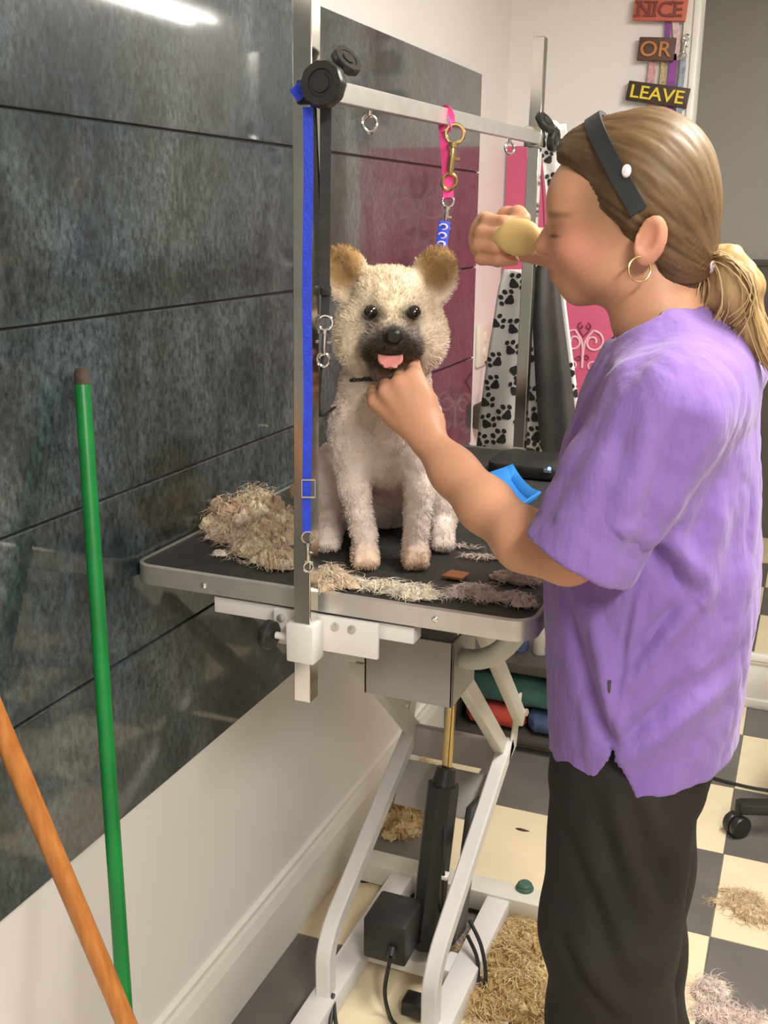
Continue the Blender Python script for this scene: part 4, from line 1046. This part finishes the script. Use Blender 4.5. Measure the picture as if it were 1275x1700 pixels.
comb = np.zeros((fn, 3)); comb[:, 2] = -.75; comb[:, 1] = .15
head = P[:, 2] > .29; comb[head] = (P[head]-np.array([hx_,-.06,.345]))*9; comb[head, 2] += .1
curl = np.stack([fbm(P, 45, 3), fbm(P, 45, 13), fbm(P, 45, 23)], 1)*1.1
d = NN*.55+comb*.8+curl*.8+r.normal(0, .22, (fn, 3)); d /= np.linalg.norm(d, axis=1)[:, None]
d2 = d+comb*.5+r.normal(0, .35, (fn, 3)); d2 /= np.linalg.norm(d2, axis=1)[:, None]
ln = r.uniform(.003, .0062, fn)*np.where(head, 1.15, 1.0); wdt = r.uniform(.00030, .00055, fn)
sd_ = np.cross(d, r.normal(0, 1, (fn, 3))); sd_ /= np.linalg.norm(sd_, axis=1)[:, None]
p1 = P+d*(ln*.5)[:, None]; p2 = p1+d2*(ln*.5)[:, None]; P = P-NN*.001
VV = np.concatenate([P-sd_*wdt[:, None], P+sd_*wdt[:, None], p1+sd_*wdt[:, None]*.8, p1-sd_*wdt[:, None]*.8, p2], 0)
i_ = np.arange(fn); QQ = np.concatenate([np.stack([i_, i_+fn, i_+2*fn], 1), np.stack([i_, i_+2*fn, i_+3*fn], 1), np.stack([i_+3*fn, i_+2*fn, i_+4*fn], 1)], 0)
fc = np.clip(CC*r.uniform(.92, 1.18, (fn, 1)), 0, 1)
fur = np_mesh('fur', VV, QQ, K['furs'], dog, np.tile(fc, (5, 1))); tag(fur, kind='stuff')
for ex_ in (-.031, .028):
    eo = MB().lathe([(.0005,-.0102),(.0056,-.0086),(.0089,-.0050),(.0102,0),(.0089,.0050),(.0056,.0086),(.0005,.0102)], (ex_,-.0392,.372), (0,1,0), 20).build('eye', K['eye'], dog, smooth=True)
no = MB(); rr_ = [(.0005,-.009),(.0065,-.0082),(.0102,-.004),(.0106,0),(.008,.005),(.0005,.008)]
no.lathe(rr_, (hx_+.001,-.092,.346), (0,1,.25), 20, sx=1.15)
no.build('nose', K['nose'], dog, smooth=True)
tg = MB(); rows = []
for j in range(9):
    t = j/8; w2 = .0165*math.sqrt(max(0, 1-max(0, (t-.35)/.65)**2.2))+.0004
    rows.append([(hx_-.003+w2*(i/4-1), -.083-.014*t-.002*(1-(i/4-1)**2)+.001, .3185-.014*t**1.3-.002*(1-(i/4-1)**2)*(1 if t < .9 else .3)) for i in range(9)])
tg.sheet(rows).build('tongue', K['tongue'], dog, smooth=True, solid=.005)
tag(MB().ring((-.006,.040,.264), .0565, .004, (.0,.25,1), 32, 8).build('collar', K['band'], dog, smooth=True), 'thin dark collar')

# ---- WOMAN
yS = 1.30
PB = (-.16, yS, 0.0)
wm = thing('person', PB, 'person in a purple smock and black trousers, one hand under the dog\'s chin', 'person')
P_ = lambda u, v, y=yS: atY(u, v, y)
B = Sdf((-.60, 1.03, .70), (.06, 1.78, 1.66), .0032)
# torso, hips (under the clothes)
B.stack([(.72,-.155,yS,.065,.095),(.85,-.155,yS,.075,.105),(1.0,-.160,yS,.075,.110),(1.15,-.155,yS,.070,.115),(1.26,-.150,yS,.062,.12),(1.33,-.140,yS,.045,.06)], .03)
LS = np.array([-.135, 1.145, 1.318]); RS = np.array([-.115, 1.455, 1.325])
LEb = P_(942, 914, 1.132); LWr = P_(716, 738, 1.262)
B.cap(LS+np.array([0,.02,-.01]), RS-np.array([0,.02,.01]), .036, .036, .02)
# left arm
LM = LEb*.62+LWr*.38+np.array([.0, -.002, -.002])
B.chain([LS, LS*.45+LEb*.55, LEb, P_(872, 897, 1.160), P_(805, 838, 1.205), P_(755, 785, 1.240), LWr], [.046,.041,.0325,.0310,.0285,.0245,.0225], .034)
# left hand : back of the hand to the camera, fingers curling up under the chin
KN = [P_(688, 626, 1.300), P_(665, 640, 1.285), P_(643, 652, 1.283), P_(624, 667, 1.292)]   # index .. little
PR = [.0135, .0135, .0130, .0120]
for kp, pr in zip(KN, PR):
    B.cap(LWr*.85+kp*.15, kp, .0180, pr, .009)
    B.cap(LWr*.45+kp*.55+np.array([0,-.010,0]), kp+np.array([0,-.008,.002]), .0045, .0075, .005)
B.ell((LWr+KN[1]+KN[2])/3+np.array([0,.012,0]), (.034,.016,.036), .016)
FD = [((-.010,.026,.006),(-.010,.024,.004),(-.007,.016,.0)), ((-.013,.030,.004),(-.010,.024,.003),(-.007,.016,.0)), ((-.014,.030,.003),(-.010,.024,.003),(-.007,.016,.0)), ((-.014,.026,.003),(-.009,.021,.003),(-.006,.014,.0))]
for kp, segs_ in zip(KN, FD):
    pts = [kp]
    for s_ in segs_: pts.append(pts[-1]+np.array(s_))
    B.chain(pts, [.0105,.0095,.0085,.0070], .005)
TB = P_(716, 704, 1.285); T1 = P_(705, 668, 1.302); T2 = P_(694, 640, 1.322); T3 = P_(684, 616, 1.345)
B.chain([LWr, TB, T1, T2, T3], [.018,.0165,.0145,.0115,.0085], .010)
# right arm, elbow lifted behind the head, hand in front of the face
REb = P_(1052, 432, 1.70); RWr = P_(868, 405, 1.470)
RMd = REb*.6+RWr*.4
B.chain([RS, RS*.5+REb*.5, REb, RMd, RWr], [.044,.042,.036,.034,.0235], .02)
RH = P_(812, 388, 1.435)
B.ell((RWr+RH)/2, (.036,.020,.030), .016)
RK = [P_(806, 366, 1.425), P_(797, 380, 1.418), P_(793, 396, 1.418), P_(797, 412, 1.425)]
for kp in RK: B.cap(RWr*.7+RH*.3, kp, .018, .0125, .012)
for i, kp in enumerate(RK):
    a = np.array([.010, -.024, -.004*i]); b = np.array([.026, -.010, -.002]); c = np.array([.020, .008, 0])
    B.chain([kp, kp+a, kp+a+b, kp+a+b+c], [.0105,.0095,.0088,.0072], .004)
B.chain([RWr*.5+RH*.5+np.array([0,-.01,.010]), P_(842, 360, 1.425), P_(860, 356, 1.412), P_(872, 362, 1.405)], [.016,.0125,.0105,.008], .008)
# neck and head
B.chain([P_(1118, 590), P_(1092, 520), P_(1075, 440)], [.060,.050,.050], .025)
B.ell(P_(1052, 325), (.087,.073,.088), .02)
B.ell(P_(1000, 400), (.062,.058,.066), .025)
B.ell(P_(958, 330), (.034,.052,.042), .02)
B.ell(P_(1020, 450), (.052,.056,.035), .02)          # jaw
B.ell(P_(963, 482), (.021,.026,.019), .014)          # chin
B.ell(P_(955, 450), (.028,.032,.026), .014)          # mouth mound
B.chain([P_(930, 366), P_(913, 392), P_(903, 408)], [.0085,.0095,.0115], .010)
for s in (-1, 1):
    B.ell(P_(917, 413, yS+s*.0115), (.0095,.0075,.0070), .005)
    B.ell(P_(938, 354, yS+s*.026), (.014,.024,.0075), .010)    # brow ridge
    B.ell(P_(944, 387, yS+s*.030), (.013,.0135,.0125), .004)    # eyelid
    B.ell(P_(958, 415, yS+s*.038), (.026,.022,.024), .014)    # cheek
    # ear
    ec = P_(1080, 400, yS+s*.074)
    rot = Matrix.Rotation(R_(14), 3, 'Y') @ Matrix.Rotation(R_(-20*s), 3, 'Z')
    B.ell(ec, (.018,.0085,.029), .006, rot)
    B.ell(ec+np.array([-.003, s*.008, .004]), (.0105,.007,.018), .004, rot, 's')
    B.ell(P_(1068, 424, yS+s*.072), (.0085,.006,.010), .005)
B.ell(P_(922, 442), (.010,.022,.006), .004); B.ell(P_(927, 459), (.010,.020,.0065), .004)
B.chain([P_(956, 440, yS-.034), P_(938, 449, yS-.024), P_(916, 451, yS), P_(938, 449, yS+.024), P_(956, 440, yS+.034)], [.002,.003,.0035,.003,.002], .004, 's')
V, Q = B.mesh(1)
N = vnormals(V, Q)
C = np.tile(np.array([.60,.315,.19]), (len(V), 1))
paint(C, V, P_(955, 412, yS-.045), (.035,.04,.03), (.66,.29,.20), .6, .8)
paint(C, V, P_(905, 410), (.014,.02,.014), (.66,.29,.20), .5, .7)
paint(C, V, P_(926, 451), (.013,.022,.011), (.40,.12,.09), .4, .9)
for s in (-1, 1):
    paint(C, V, P_(940, 382, yS+s*.03), (.018,.022,.012), (.40,.19,.11), .5, .7)
    paint(C, V, P_(930, 392, yS+s*.03), (.016,.020,.0026), (.05,.025,.018), .5, .95)     # lash line
    paint(C, V, P_(937, 357, yS+s*.034), (.020,.024,.0048), (.18,.09,.04), .5, .9)     # eyebrow
    paint(C, V, P_(1080, 402, yS+s*.08), (.018,.02,.025), (.62,.27,.18), .6, .7)
paint(C, V, P_(1022, 340, yS-.07), (.035,.03,.035), (.30,.17,.09), .7, .75)
paint(C, V, P_(945, 448, yS-.03), (.010,.012,.006), (.38,.16,.11), .5, .7)
for kp in KN: paint(C, V, kp, (.014,.014,.014), (.68,.33,.24), .6, .6)
paint(C, V, LEb, (.05,.05,.05), (.60,.29,.19), .6, .6)
np_mesh('body', V, Q, K['skin'], wm, C, PB)

# hair cap
Hh = Sdf((-.38, 1.18, 1.40), (-.02, 1.42, 1.66), .0032)
Hh.ell(P_(1068, 315), (.0845,.0790,.0905), .01)
Hh.ell(P_(1120, 380), (.050,.062,.072), .02)
Hh.ell(P_(1132, 435), (.032,.040,.036), .03)
Hh.ell(P_(990, 262), (.046,.056,.040), .025)
for s in (-1, 1):
    Hh.cap(P_(1030, 320, yS+s*.064), P_(1050, 366, yS+s*.069), .014, .008, .015)
# cut the face and ears free
Hh.ell(P_(935, 376), (.058,.12,.070), .012, None, 's')
Hh.ell(P_(985, 425), (.056,.12,.058), .012, None, 's')
for s in (-1, 1): Hh.ell(P_(1078, 402, yS+s*.085), (.020,.025,.030), .006, None, 's')
Hh.ell(P_(1052, 475), (.036,.12,.052), .012, None, 's')
V, Q = Hh.mesh(1); N = vnormals(V, Q)
tieP = P_(1160, 428); axis_ = P_(935, 270)-tieP; axis_ /= np.linalg.norm(axis_)
e1_ = np.array([0, 1.0, 0]); e2_ = np.cross(axis_, e1_)
W_ = V-tieP; phi = np.arctan2(W_ @ e1_, W_ @ e2_); alo = W_ @ axis_
st_ = fbm(np.stack([np.cos(phi)*1.0, np.sin(phi)*1.0, alo*1.2], 1), 14)+.6*fbm(np.stack([np.cos(phi), np.sin(phi), alo*1.2], 1), 34, 7)
V = V+N*(.0016*st_)[:, None]
C = np.tile(np.array([.120,.070,.031]), (len(V), 1))*(1+.6*st_)[:, None]
paint(C, V, P_(1000, 300, yS-.05), (.05,.06,.05), (.07,.042,.022), .6, .7)
paint(C, V, P_(1130, 250), (.06,.1,.06), (.19,.12,.055), .6, .6)
hair = np_mesh('hair', V, Q, K['hair'], wm, np.clip(C, 0, 1), PB)
# ponytail
T_ = Sdf((-.16, 1.20, 1.22), (.06, 1.42, 1.52), .003)
T_.chain([P_(1150, 440), P_(1178, 428), P_(1205, 440), P_(1226, 478), P_(1220, 520), P_(1205, 545)], [.016,.010,.022,.026,.020,.008], .012)
T_.chain([P_(1215, 490), P_(1238, 530), P_(1262, 570), P_(1275, 600)], [.020,.018,.014,.006], .014)
T_.chain([P_(1200, 470), P_(1178, 500), P_(1168, 515)], [.022,.014,.006], .012)
V, Q = T_.mesh(1); N = vnormals(V, Q)
V = V+N*(.003*fbm(V*np.array([1.5,1.5,.25]), 60))[:, None]
C = np.tile(np.array([.40,.27,.12]), (len(V), 1))*(1+.5*fbm(V*np.array([1.5,1.5,.22]), 60))[:, None]
paint(C, V, P_(1195, 530), (.03,.05,.025), (.25,.14,.065), .7, .8)
paint(C, V, P_(1180, 430), (.014,.04,.03), (.30,.18,.07), .6, .7)
pt = np_mesh('ponytail', V, Q, K['tail'], hair, np.clip(C, 0, 1)); 
for v_ in (pt,): v_.data.transform(Matrix.Translation((-PB[0], -PB[1], -PB[2])))
r = np.random.default_rng(31); lm = MB()
paths = [[(1168,432),(1196,424),(1228,444),(1250,482),(1240,520),(1215,548)], [(1170,436),(1190,440),(1205,470),(1205,510),(1190,540),(1180,550)], [(1170,430),(1205,426),(1240,460),(1248,510),(1262,560),(1284,610)], [(1165,440),(1172,460),(1172,490),(1165,510),(1160,520),(1152,528)]]
for k in range(420):
    pth = paths[r.choice(4, p=[.4,.25,.25,.1])]; j = r.normal(0, 7, 2); yo = r.normal(0, .014)
    pts = spline([tuple(P_(q[0]+j[0]*(i/5+.25)+r.normal(0, 1.5), q[1]+j[1]*(i/5+.25)+r.normal(0, 1.5), yS+yo*min(1, i/2+.2))) for i, q in enumerate(pth)], 12)
    cl = np.array([(.46,.32,.15),(.38,.25,.11),(.55,.41,.22),(.27,.16,.07)][r.integers(4)])*r.uniform(.8, 1.1)
    n0 = len(lm.v); lm.tube(pts, [.0011*(1-.6*i/len(pts)) for i in range(len(pts))], 3, cap=False); lm.c += [tuple(cl)]*(len(lm.v)-n0)
ls_ = lm.build('loose_strands', K['tail'], None, smooth=True); ls_.data.transform(Matrix.Translation((-PB[0], -PB[1], -PB[2]))); ls_.parent = hair; tag(ls_, kind='stuff')
a_ = P_(1162, 428); dirt = (P_(1186, 424)-P_(1150, 440)); 
tie = MB().ring(tuple(P_(1176, 427)), .0185, .0068, tuple(dirt), 24, 10).build('hair_tie', K['tie'], None, smooth=True); tie.data.transform(Matrix.Translation((-PB[0], -PB[1], -PB[2]))); tie.parent = hair
# headband: arc over the hair from behind one ear to the other
hb = []
ctr = P_(1080, 352); topv = P_(990, 196)-ctr
for k in range(33):
    a = R_(-90+180*k/32)
    hb.append(tuple(ctr+topv*math.cos(a)*1.0+np.array([0, .083*math.sin(a)*(1+.05*math.cos(a)), 0])+np.array([-.003,0,.004])*math.sin(2*abs(a))))
strap(MB(), hb, .019, .006, (1,0,.6)).build('headband', K['band'], wm, smooth=True)
hg = P_(1040, 284, yS-.0835)
MB().lathe([(.0075,0),(.0065,.003),(.001,.0045)], tuple(hg), (0,-1,.3), 16, sx=.7).build('headband_disc', K['tie'], wm, smooth=True)  # small pale disc on the near side of the band
for s in (-1, 1):
    ecn = P_(944, 387, yS+s*.030)
    MB().tube(spline([tuple(ecn+np.array(q)*np.array([.0135,.0138,.0128])) for q in ((-.98,s*.10,-.30),(-.80,s*.52,-.42),(-.45,s*.82,-.42),(-.05,s*.97,-.30))], 12), [.0006,.0012,.0014,.0014,.0014,.0014,.0014,.0014,.0014,.0014,.0012,.0010,.0006][:13], 6).build('eyelashes', K['print'], wm, smooth=True)
# hoop earring
he = P_(1062, 447, yS-.082)
MB().ring(tuple(he), .0135, .0013, (.55,-.75,.1), 32, 8).build('hoop_earring', K['gold'], wm, smooth=True)

# smock : hollow shell
S = Sdf((-.36, .98, .76), (.06, 1.72, 1.44), .0036)
rows = []
for (v, f_, b_, ry, z_) in ((1330,918,1212,.150,None),(1250,917,1222,.152,None),(1180,914,1230,.155,None),(1100,912,1242,.157,None),(1000,912,1262,.158,None),(900,917,1270,.160,None),(800,930,1268,.165,None),(720,946,1262,.168,None),(650,972,1250,.160,None),(590,1000,1232,.135,None),(545,1020,1205,.100,None),(505,1040,1172,.075,None)):
    a = P_(f_, v); b = P_(b_, v); rows.append(((a[2]+b[2])/2, (a[0]+b[0])/2, yS, (b[0]-a[0])/2, ry))
S.stack(rows, .03)
S.cap((-.125, 1.185, 1.312), (-.115, 1.42, 1.318), .062, .060, .04)
Tor = S.F.copy()
SLa = np.array([-.140, 1.135, 1.300]); SLb = P_(960, 926, 1.105)
S.chain([SLa, SLa*.55+SLb*.45], [.066,.067], .030)
S.chain([SLa*.55+SLb*.45, SLb], [.067,.065], .008)
S.chain([RS, RS*.45+REb*.55], [.060,.056], .035)
F0 = S.F.copy()
S.F = np.maximum(S.F, -(F0+.0085))
# open the neck, cuffs, hem and the side slit
X_ = (S.lo[0]+S.h*np.arange(S.n[0]))[:, None, None]; Y_ = (S.lo[1]+S.h*np.arange(S.n[1]))[None, :, None]; Z_ = (S.lo[2]+S.h*np.arange(S.n[2]))[None, None, :]
def cut(o, n_):
    n_ = np.array(n_, float); n_ /= np.linalg.norm(n_)
    return (X_-o[0])*n_[0]+(Y_-o[1])*n_[1]+(Z_-o[2])*n_[2]
hemz = P_(1002, 1308, 1.165)[2]
S.F = np.maximum(S.F, (hemz+.010*np.sin((X_+.16)*9)+.015*np.clip((X_+.10)/.1, 0, 1)-Z_).astype(np.float32))
na = P_(1008, 562); nb = P_(1158, 482); nn_ = np.array([-(nb-na)[2], 0, (nb-na)[0]])
S.F = np.maximum(S.F, cut((na+nb)/2-np.array([0,0,.004]), nn_).astype(np.float32)) if nn_[2] > 0 else S.F
ax_ = SLb-SLa; ax_ /= np.linalg.norm(ax_)
near = np.sqrt((X_-SLb[0])**2+(Y_-SLb[1])**2+(Z_-SLb[2])**2)
c1 = P_(885, 882, 1.10); c2 = P_(1048, 972, 1.10)
cutS = cut(SLb+ax_*.004, ax_)
# inside the sleeve only: keep the torso behind it
inS = np.minimum(.105-near, (1.170-Y_)+0*X_+0*Z_)
S.F = np.maximum(S.F, np.minimum(cutS, inS).astype(np.float32))
hem_ = (hemz+.010*np.sin((X_+.16)*9)+.015*np.clip((X_+.10)/.1, 0, 1)-Z_).astype(np.float32)
S.F = np.minimum(S.F, np.maximum(np.maximum(np.maximum(Tor, -(Tor+.0085)), hem_), (Z_-1.20).astype(np.float32)))
ra_ = (REb-RS)/np.linalg.norm(REb-RS); rc = RS*.5+REb*.5
S.F = np.maximum(S.F, np.minimum(cut(rc, ra_), .09-np.sqrt((X_-rc[0])**2+(Y_-rc[1])**2+(Z_-rc[2])**2)).astype(np.float32))
sa = P_(1015, 1242, 1.145)
wedge = np.minimum(np.minimum((sa[2]-Z_)*.44-np.abs(X_-(sa[0]+.004)+.0*(sa[2]-Z_)), sa[2]-Z_+0*X_), 1.22-Y_)
S.F = np.maximum(S.F, wedge.astype(np.float32))
V, Q = S.mesh(1); N = vnormals(V, Q)
crease = fbm(V*np.array([1.2,1.2,.45]), 18)*.0045+np.abs(fbm(V*np.array([1,1,.5]), 30, 5))*.004+fbm(V, 70, 5)*.0007
V = V+N*crease[:, None]
def seg_dist(A, B_, V):
    a = np.array([A[0], A[2]]); b = np.array([B_[0], B_[2]]); ab = b-a; q = V[:, [0, 2]]-a
    t = np.clip((q @ ab)/(ab @ ab), 0, 1); dd = q-t[:, None]*ab
    sg = np.sign(ab[0]*q[:, 1]-ab[1]*q[:, 0]); return np.linalg.norm(dd, axis=1)*sg, t
def crease_line(pts, y, depth, wdt, ymax=1.24, ymin=.9, V=None, N=None):
    # a fold: a valley with a raised lip on one side, fading at both ends
    W3 = [P_(q[0], q[1], y) for q in pts]; best = np.full(len(V), 9.0); sgn = np.zeros(len(V)); pos = np.zeros(len(V))
    for i in range(len(W3)-1):
        d_, t_ = seg_dist(W3[i], W3[i+1], V); m_ = np.abs(d_) < best
        best = np.where(m_, np.abs(d_), best); sgn = np.where(m_, np.sign(d_), sgn); pos = np.where(m_, (i+t_)/(len(W3)-1), pos)
    fade = np.sin(np.clip(pos*.9+.05, 0, 1)*math.pi)**.6
    side_ = np.clip(-N[:, 1]*1.6, 0, 1)*(V[:, 1] < ymax)*(V[:, 1] > ymin)
    ds = best*sgn
    return side_*fade*depth*(-np.exp(-(ds/wdt)**2)+.75*np.exp(-((ds-1.9*wdt)/(1.3*wdt))**2))
dsp = np.zeros(len(V))
for pts, y, dp, wd2 in (
        ([(1066,875),(1100,930),(1140,990)], 1.145, .017, .010), ([(1140,990),(1090,1045),(1040,1110)], 1.145, .010, .008),
        ([(930,1000),(955,1090),(985,1180),(1012,1236)], 1.150, .011, .010), ([(965,1030),(985,1130),(1010,1228)], 1.145, .009, .009),
        ([(1140,1140),(1080,1190),(1018,1238)], 1.145, .009, .010), ([(1235,1110),(1130,1170),(1040,1228)], 1.150, .007, .012),
        ([(1056,965),(1036,1060),(1016,1236)], 1.140, .0035, .004),
        ([(1160,700),(1125,800),(1080,900)], 1.14, .008, .012), ([(1205,750),(1165,860),(1120,960)], 1.15, .006, .012),
        ([(1245,800),(1215,950),(1160,1130)], 1.17, .005, .014), ([(1085,560),(1050,610),(1030,660)], 1.08, .004, .010)):
    dsp += crease_line(pts, y, dp, wd2, V=V, N=N)
for pts, y, dp, wd2 in (([(1010,640),(975,730),(935,830)], 1.06, .004, .010), ([(1050,660),(1020,770),(985,890)], 1.05, .004, .012), ([(1125,700),(1100,790),(1066,890)], 1.09, .008, .010), ([(975,690),(940,780),(905,860)], 1.07, .003, .008)):
    dsp += crease_line(pts, y, dp, wd2, 1.135, V=V, N=N)
V = V+N*dsp[:, None]
shirt = np_mesh('smock', V, Q, K['shirt'], wm, None, PB)
MB().box(*[tuple(P_(1008, 1150, 1.1335)), tuple(P_(1016, 1128, 1.140))]).build('side_tag', K['leather'], wm)
# trousers
G = Sdf((-.34, 1.08, .045), (.04, 1.52, .98), .0045)
wst = P_(1070, 1150)
G.stack([(.80,-.162,yS,.104,.134),(.90,-.158,yS,.100,.130),(.97,-.158,yS,.098,.122)], .02)
for s in (-1, 1):
    yl = yS+s*.078
    G.chain([(-.163,yS+s*.062,.82), (-.165,yl,.60), (-.155,yl,.46), (-.135,yl,.28), (-.120,yl,.10)], [.095,.086,.080,.082,.088], .03)
G.F = np.maximum(G.F, (.065-(G.lo[2]+G.h*np.arange(G.n[2]))[None, None, :]).astype(np.float32))
V, Q = G.mesh(2); N = vnormals(V, Q)
V = V+N*(fbm(V*np.array([1,1,.45]), 14)*.006+fbm(V*np.array([1,1,.5]), 34, 4)*.0016)[:, None]
dsp = np.zeros(len(V))
for pts, dp, wd2 in (([(1040,1330),(1075,1430),(1125,1560)], .008, .012), ([(985,1330),(1020,1450),(1060,1580)], .007, .013), ([(930,1560),(965,1620),(1015,1690)], .008, .011), ([(940,1400),(985,1500),(1040,1640)], .006, .012), ([(1120,1340),(1100,1450),(1095,1600)], .006, .014)):
    dsp += crease_line(pts, 1.14, dp, wd2, 1.28, V=V, N=N)
V = V+N*dsp[:, None]
np_mesh('trousers', V, Q, K['pants'], wm, None, PB)
for s in (-1, 1):
    yl = yS+s*.078; sm = Sdf((-.30, yl-.06, -.002), (-.03, yl+.06, .11), .005)
    sm.ell((-.10,yl,.042), (.055,.038,.042), .02); sm.ell((-.20,yl,.030), (.075,.042,.032), .03)
    sm.F = np.maximum(sm.F, (-(sm.lo[2]+sm.h*np.arange(sm.n[2])))[None, None, :].astype(np.float32))
    V, Q = sm.mesh(2); np_mesh('shoe', V, Q, K['shoe'], wm, None, PB)
# brush in the raised right hand
bc = P_(862, 394, 1.378)
br = thing('grooming_brush', tuple(bc), 'straw yellow grooming brush held up in front of the person\'s face', 'brush')
S2 = Sdf(bc-np.array([.08,.05,.06]), bc+np.array([.06,.05,.05]), .0025)
S2.ell(bc, (.030,.013,.024), .01); S2.cap(bc+np.array([-.02,.004,0]), P_(806, 392, 1.395), .010, .009, .012)
V, Q = S2.mesh(1); np_mesh('head_and_handle', V, Q, K['brushw'], br, None, tuple(bc))
bm_ = MB(); r = np.random.default_rng(5)
for k in range(160):
    a = r.uniform(0, 2*math.pi); q = math.sqrt(r.uniform(0, 1)); p = bc+np.array([.026*q*math.cos(a), .008, .020*q*math.sin(a)])
    bm_.tube([tuple(p), tuple(p+np.array([r.normal(0,.0015), .020, r.normal(0,.0015)]))], .0006, 4)
bm_.build('bristles', K['bristle'], br)

bpy.context.view_layer.update()
for o in bpy.data.objects:
    if '_world' in o: del o['_world']
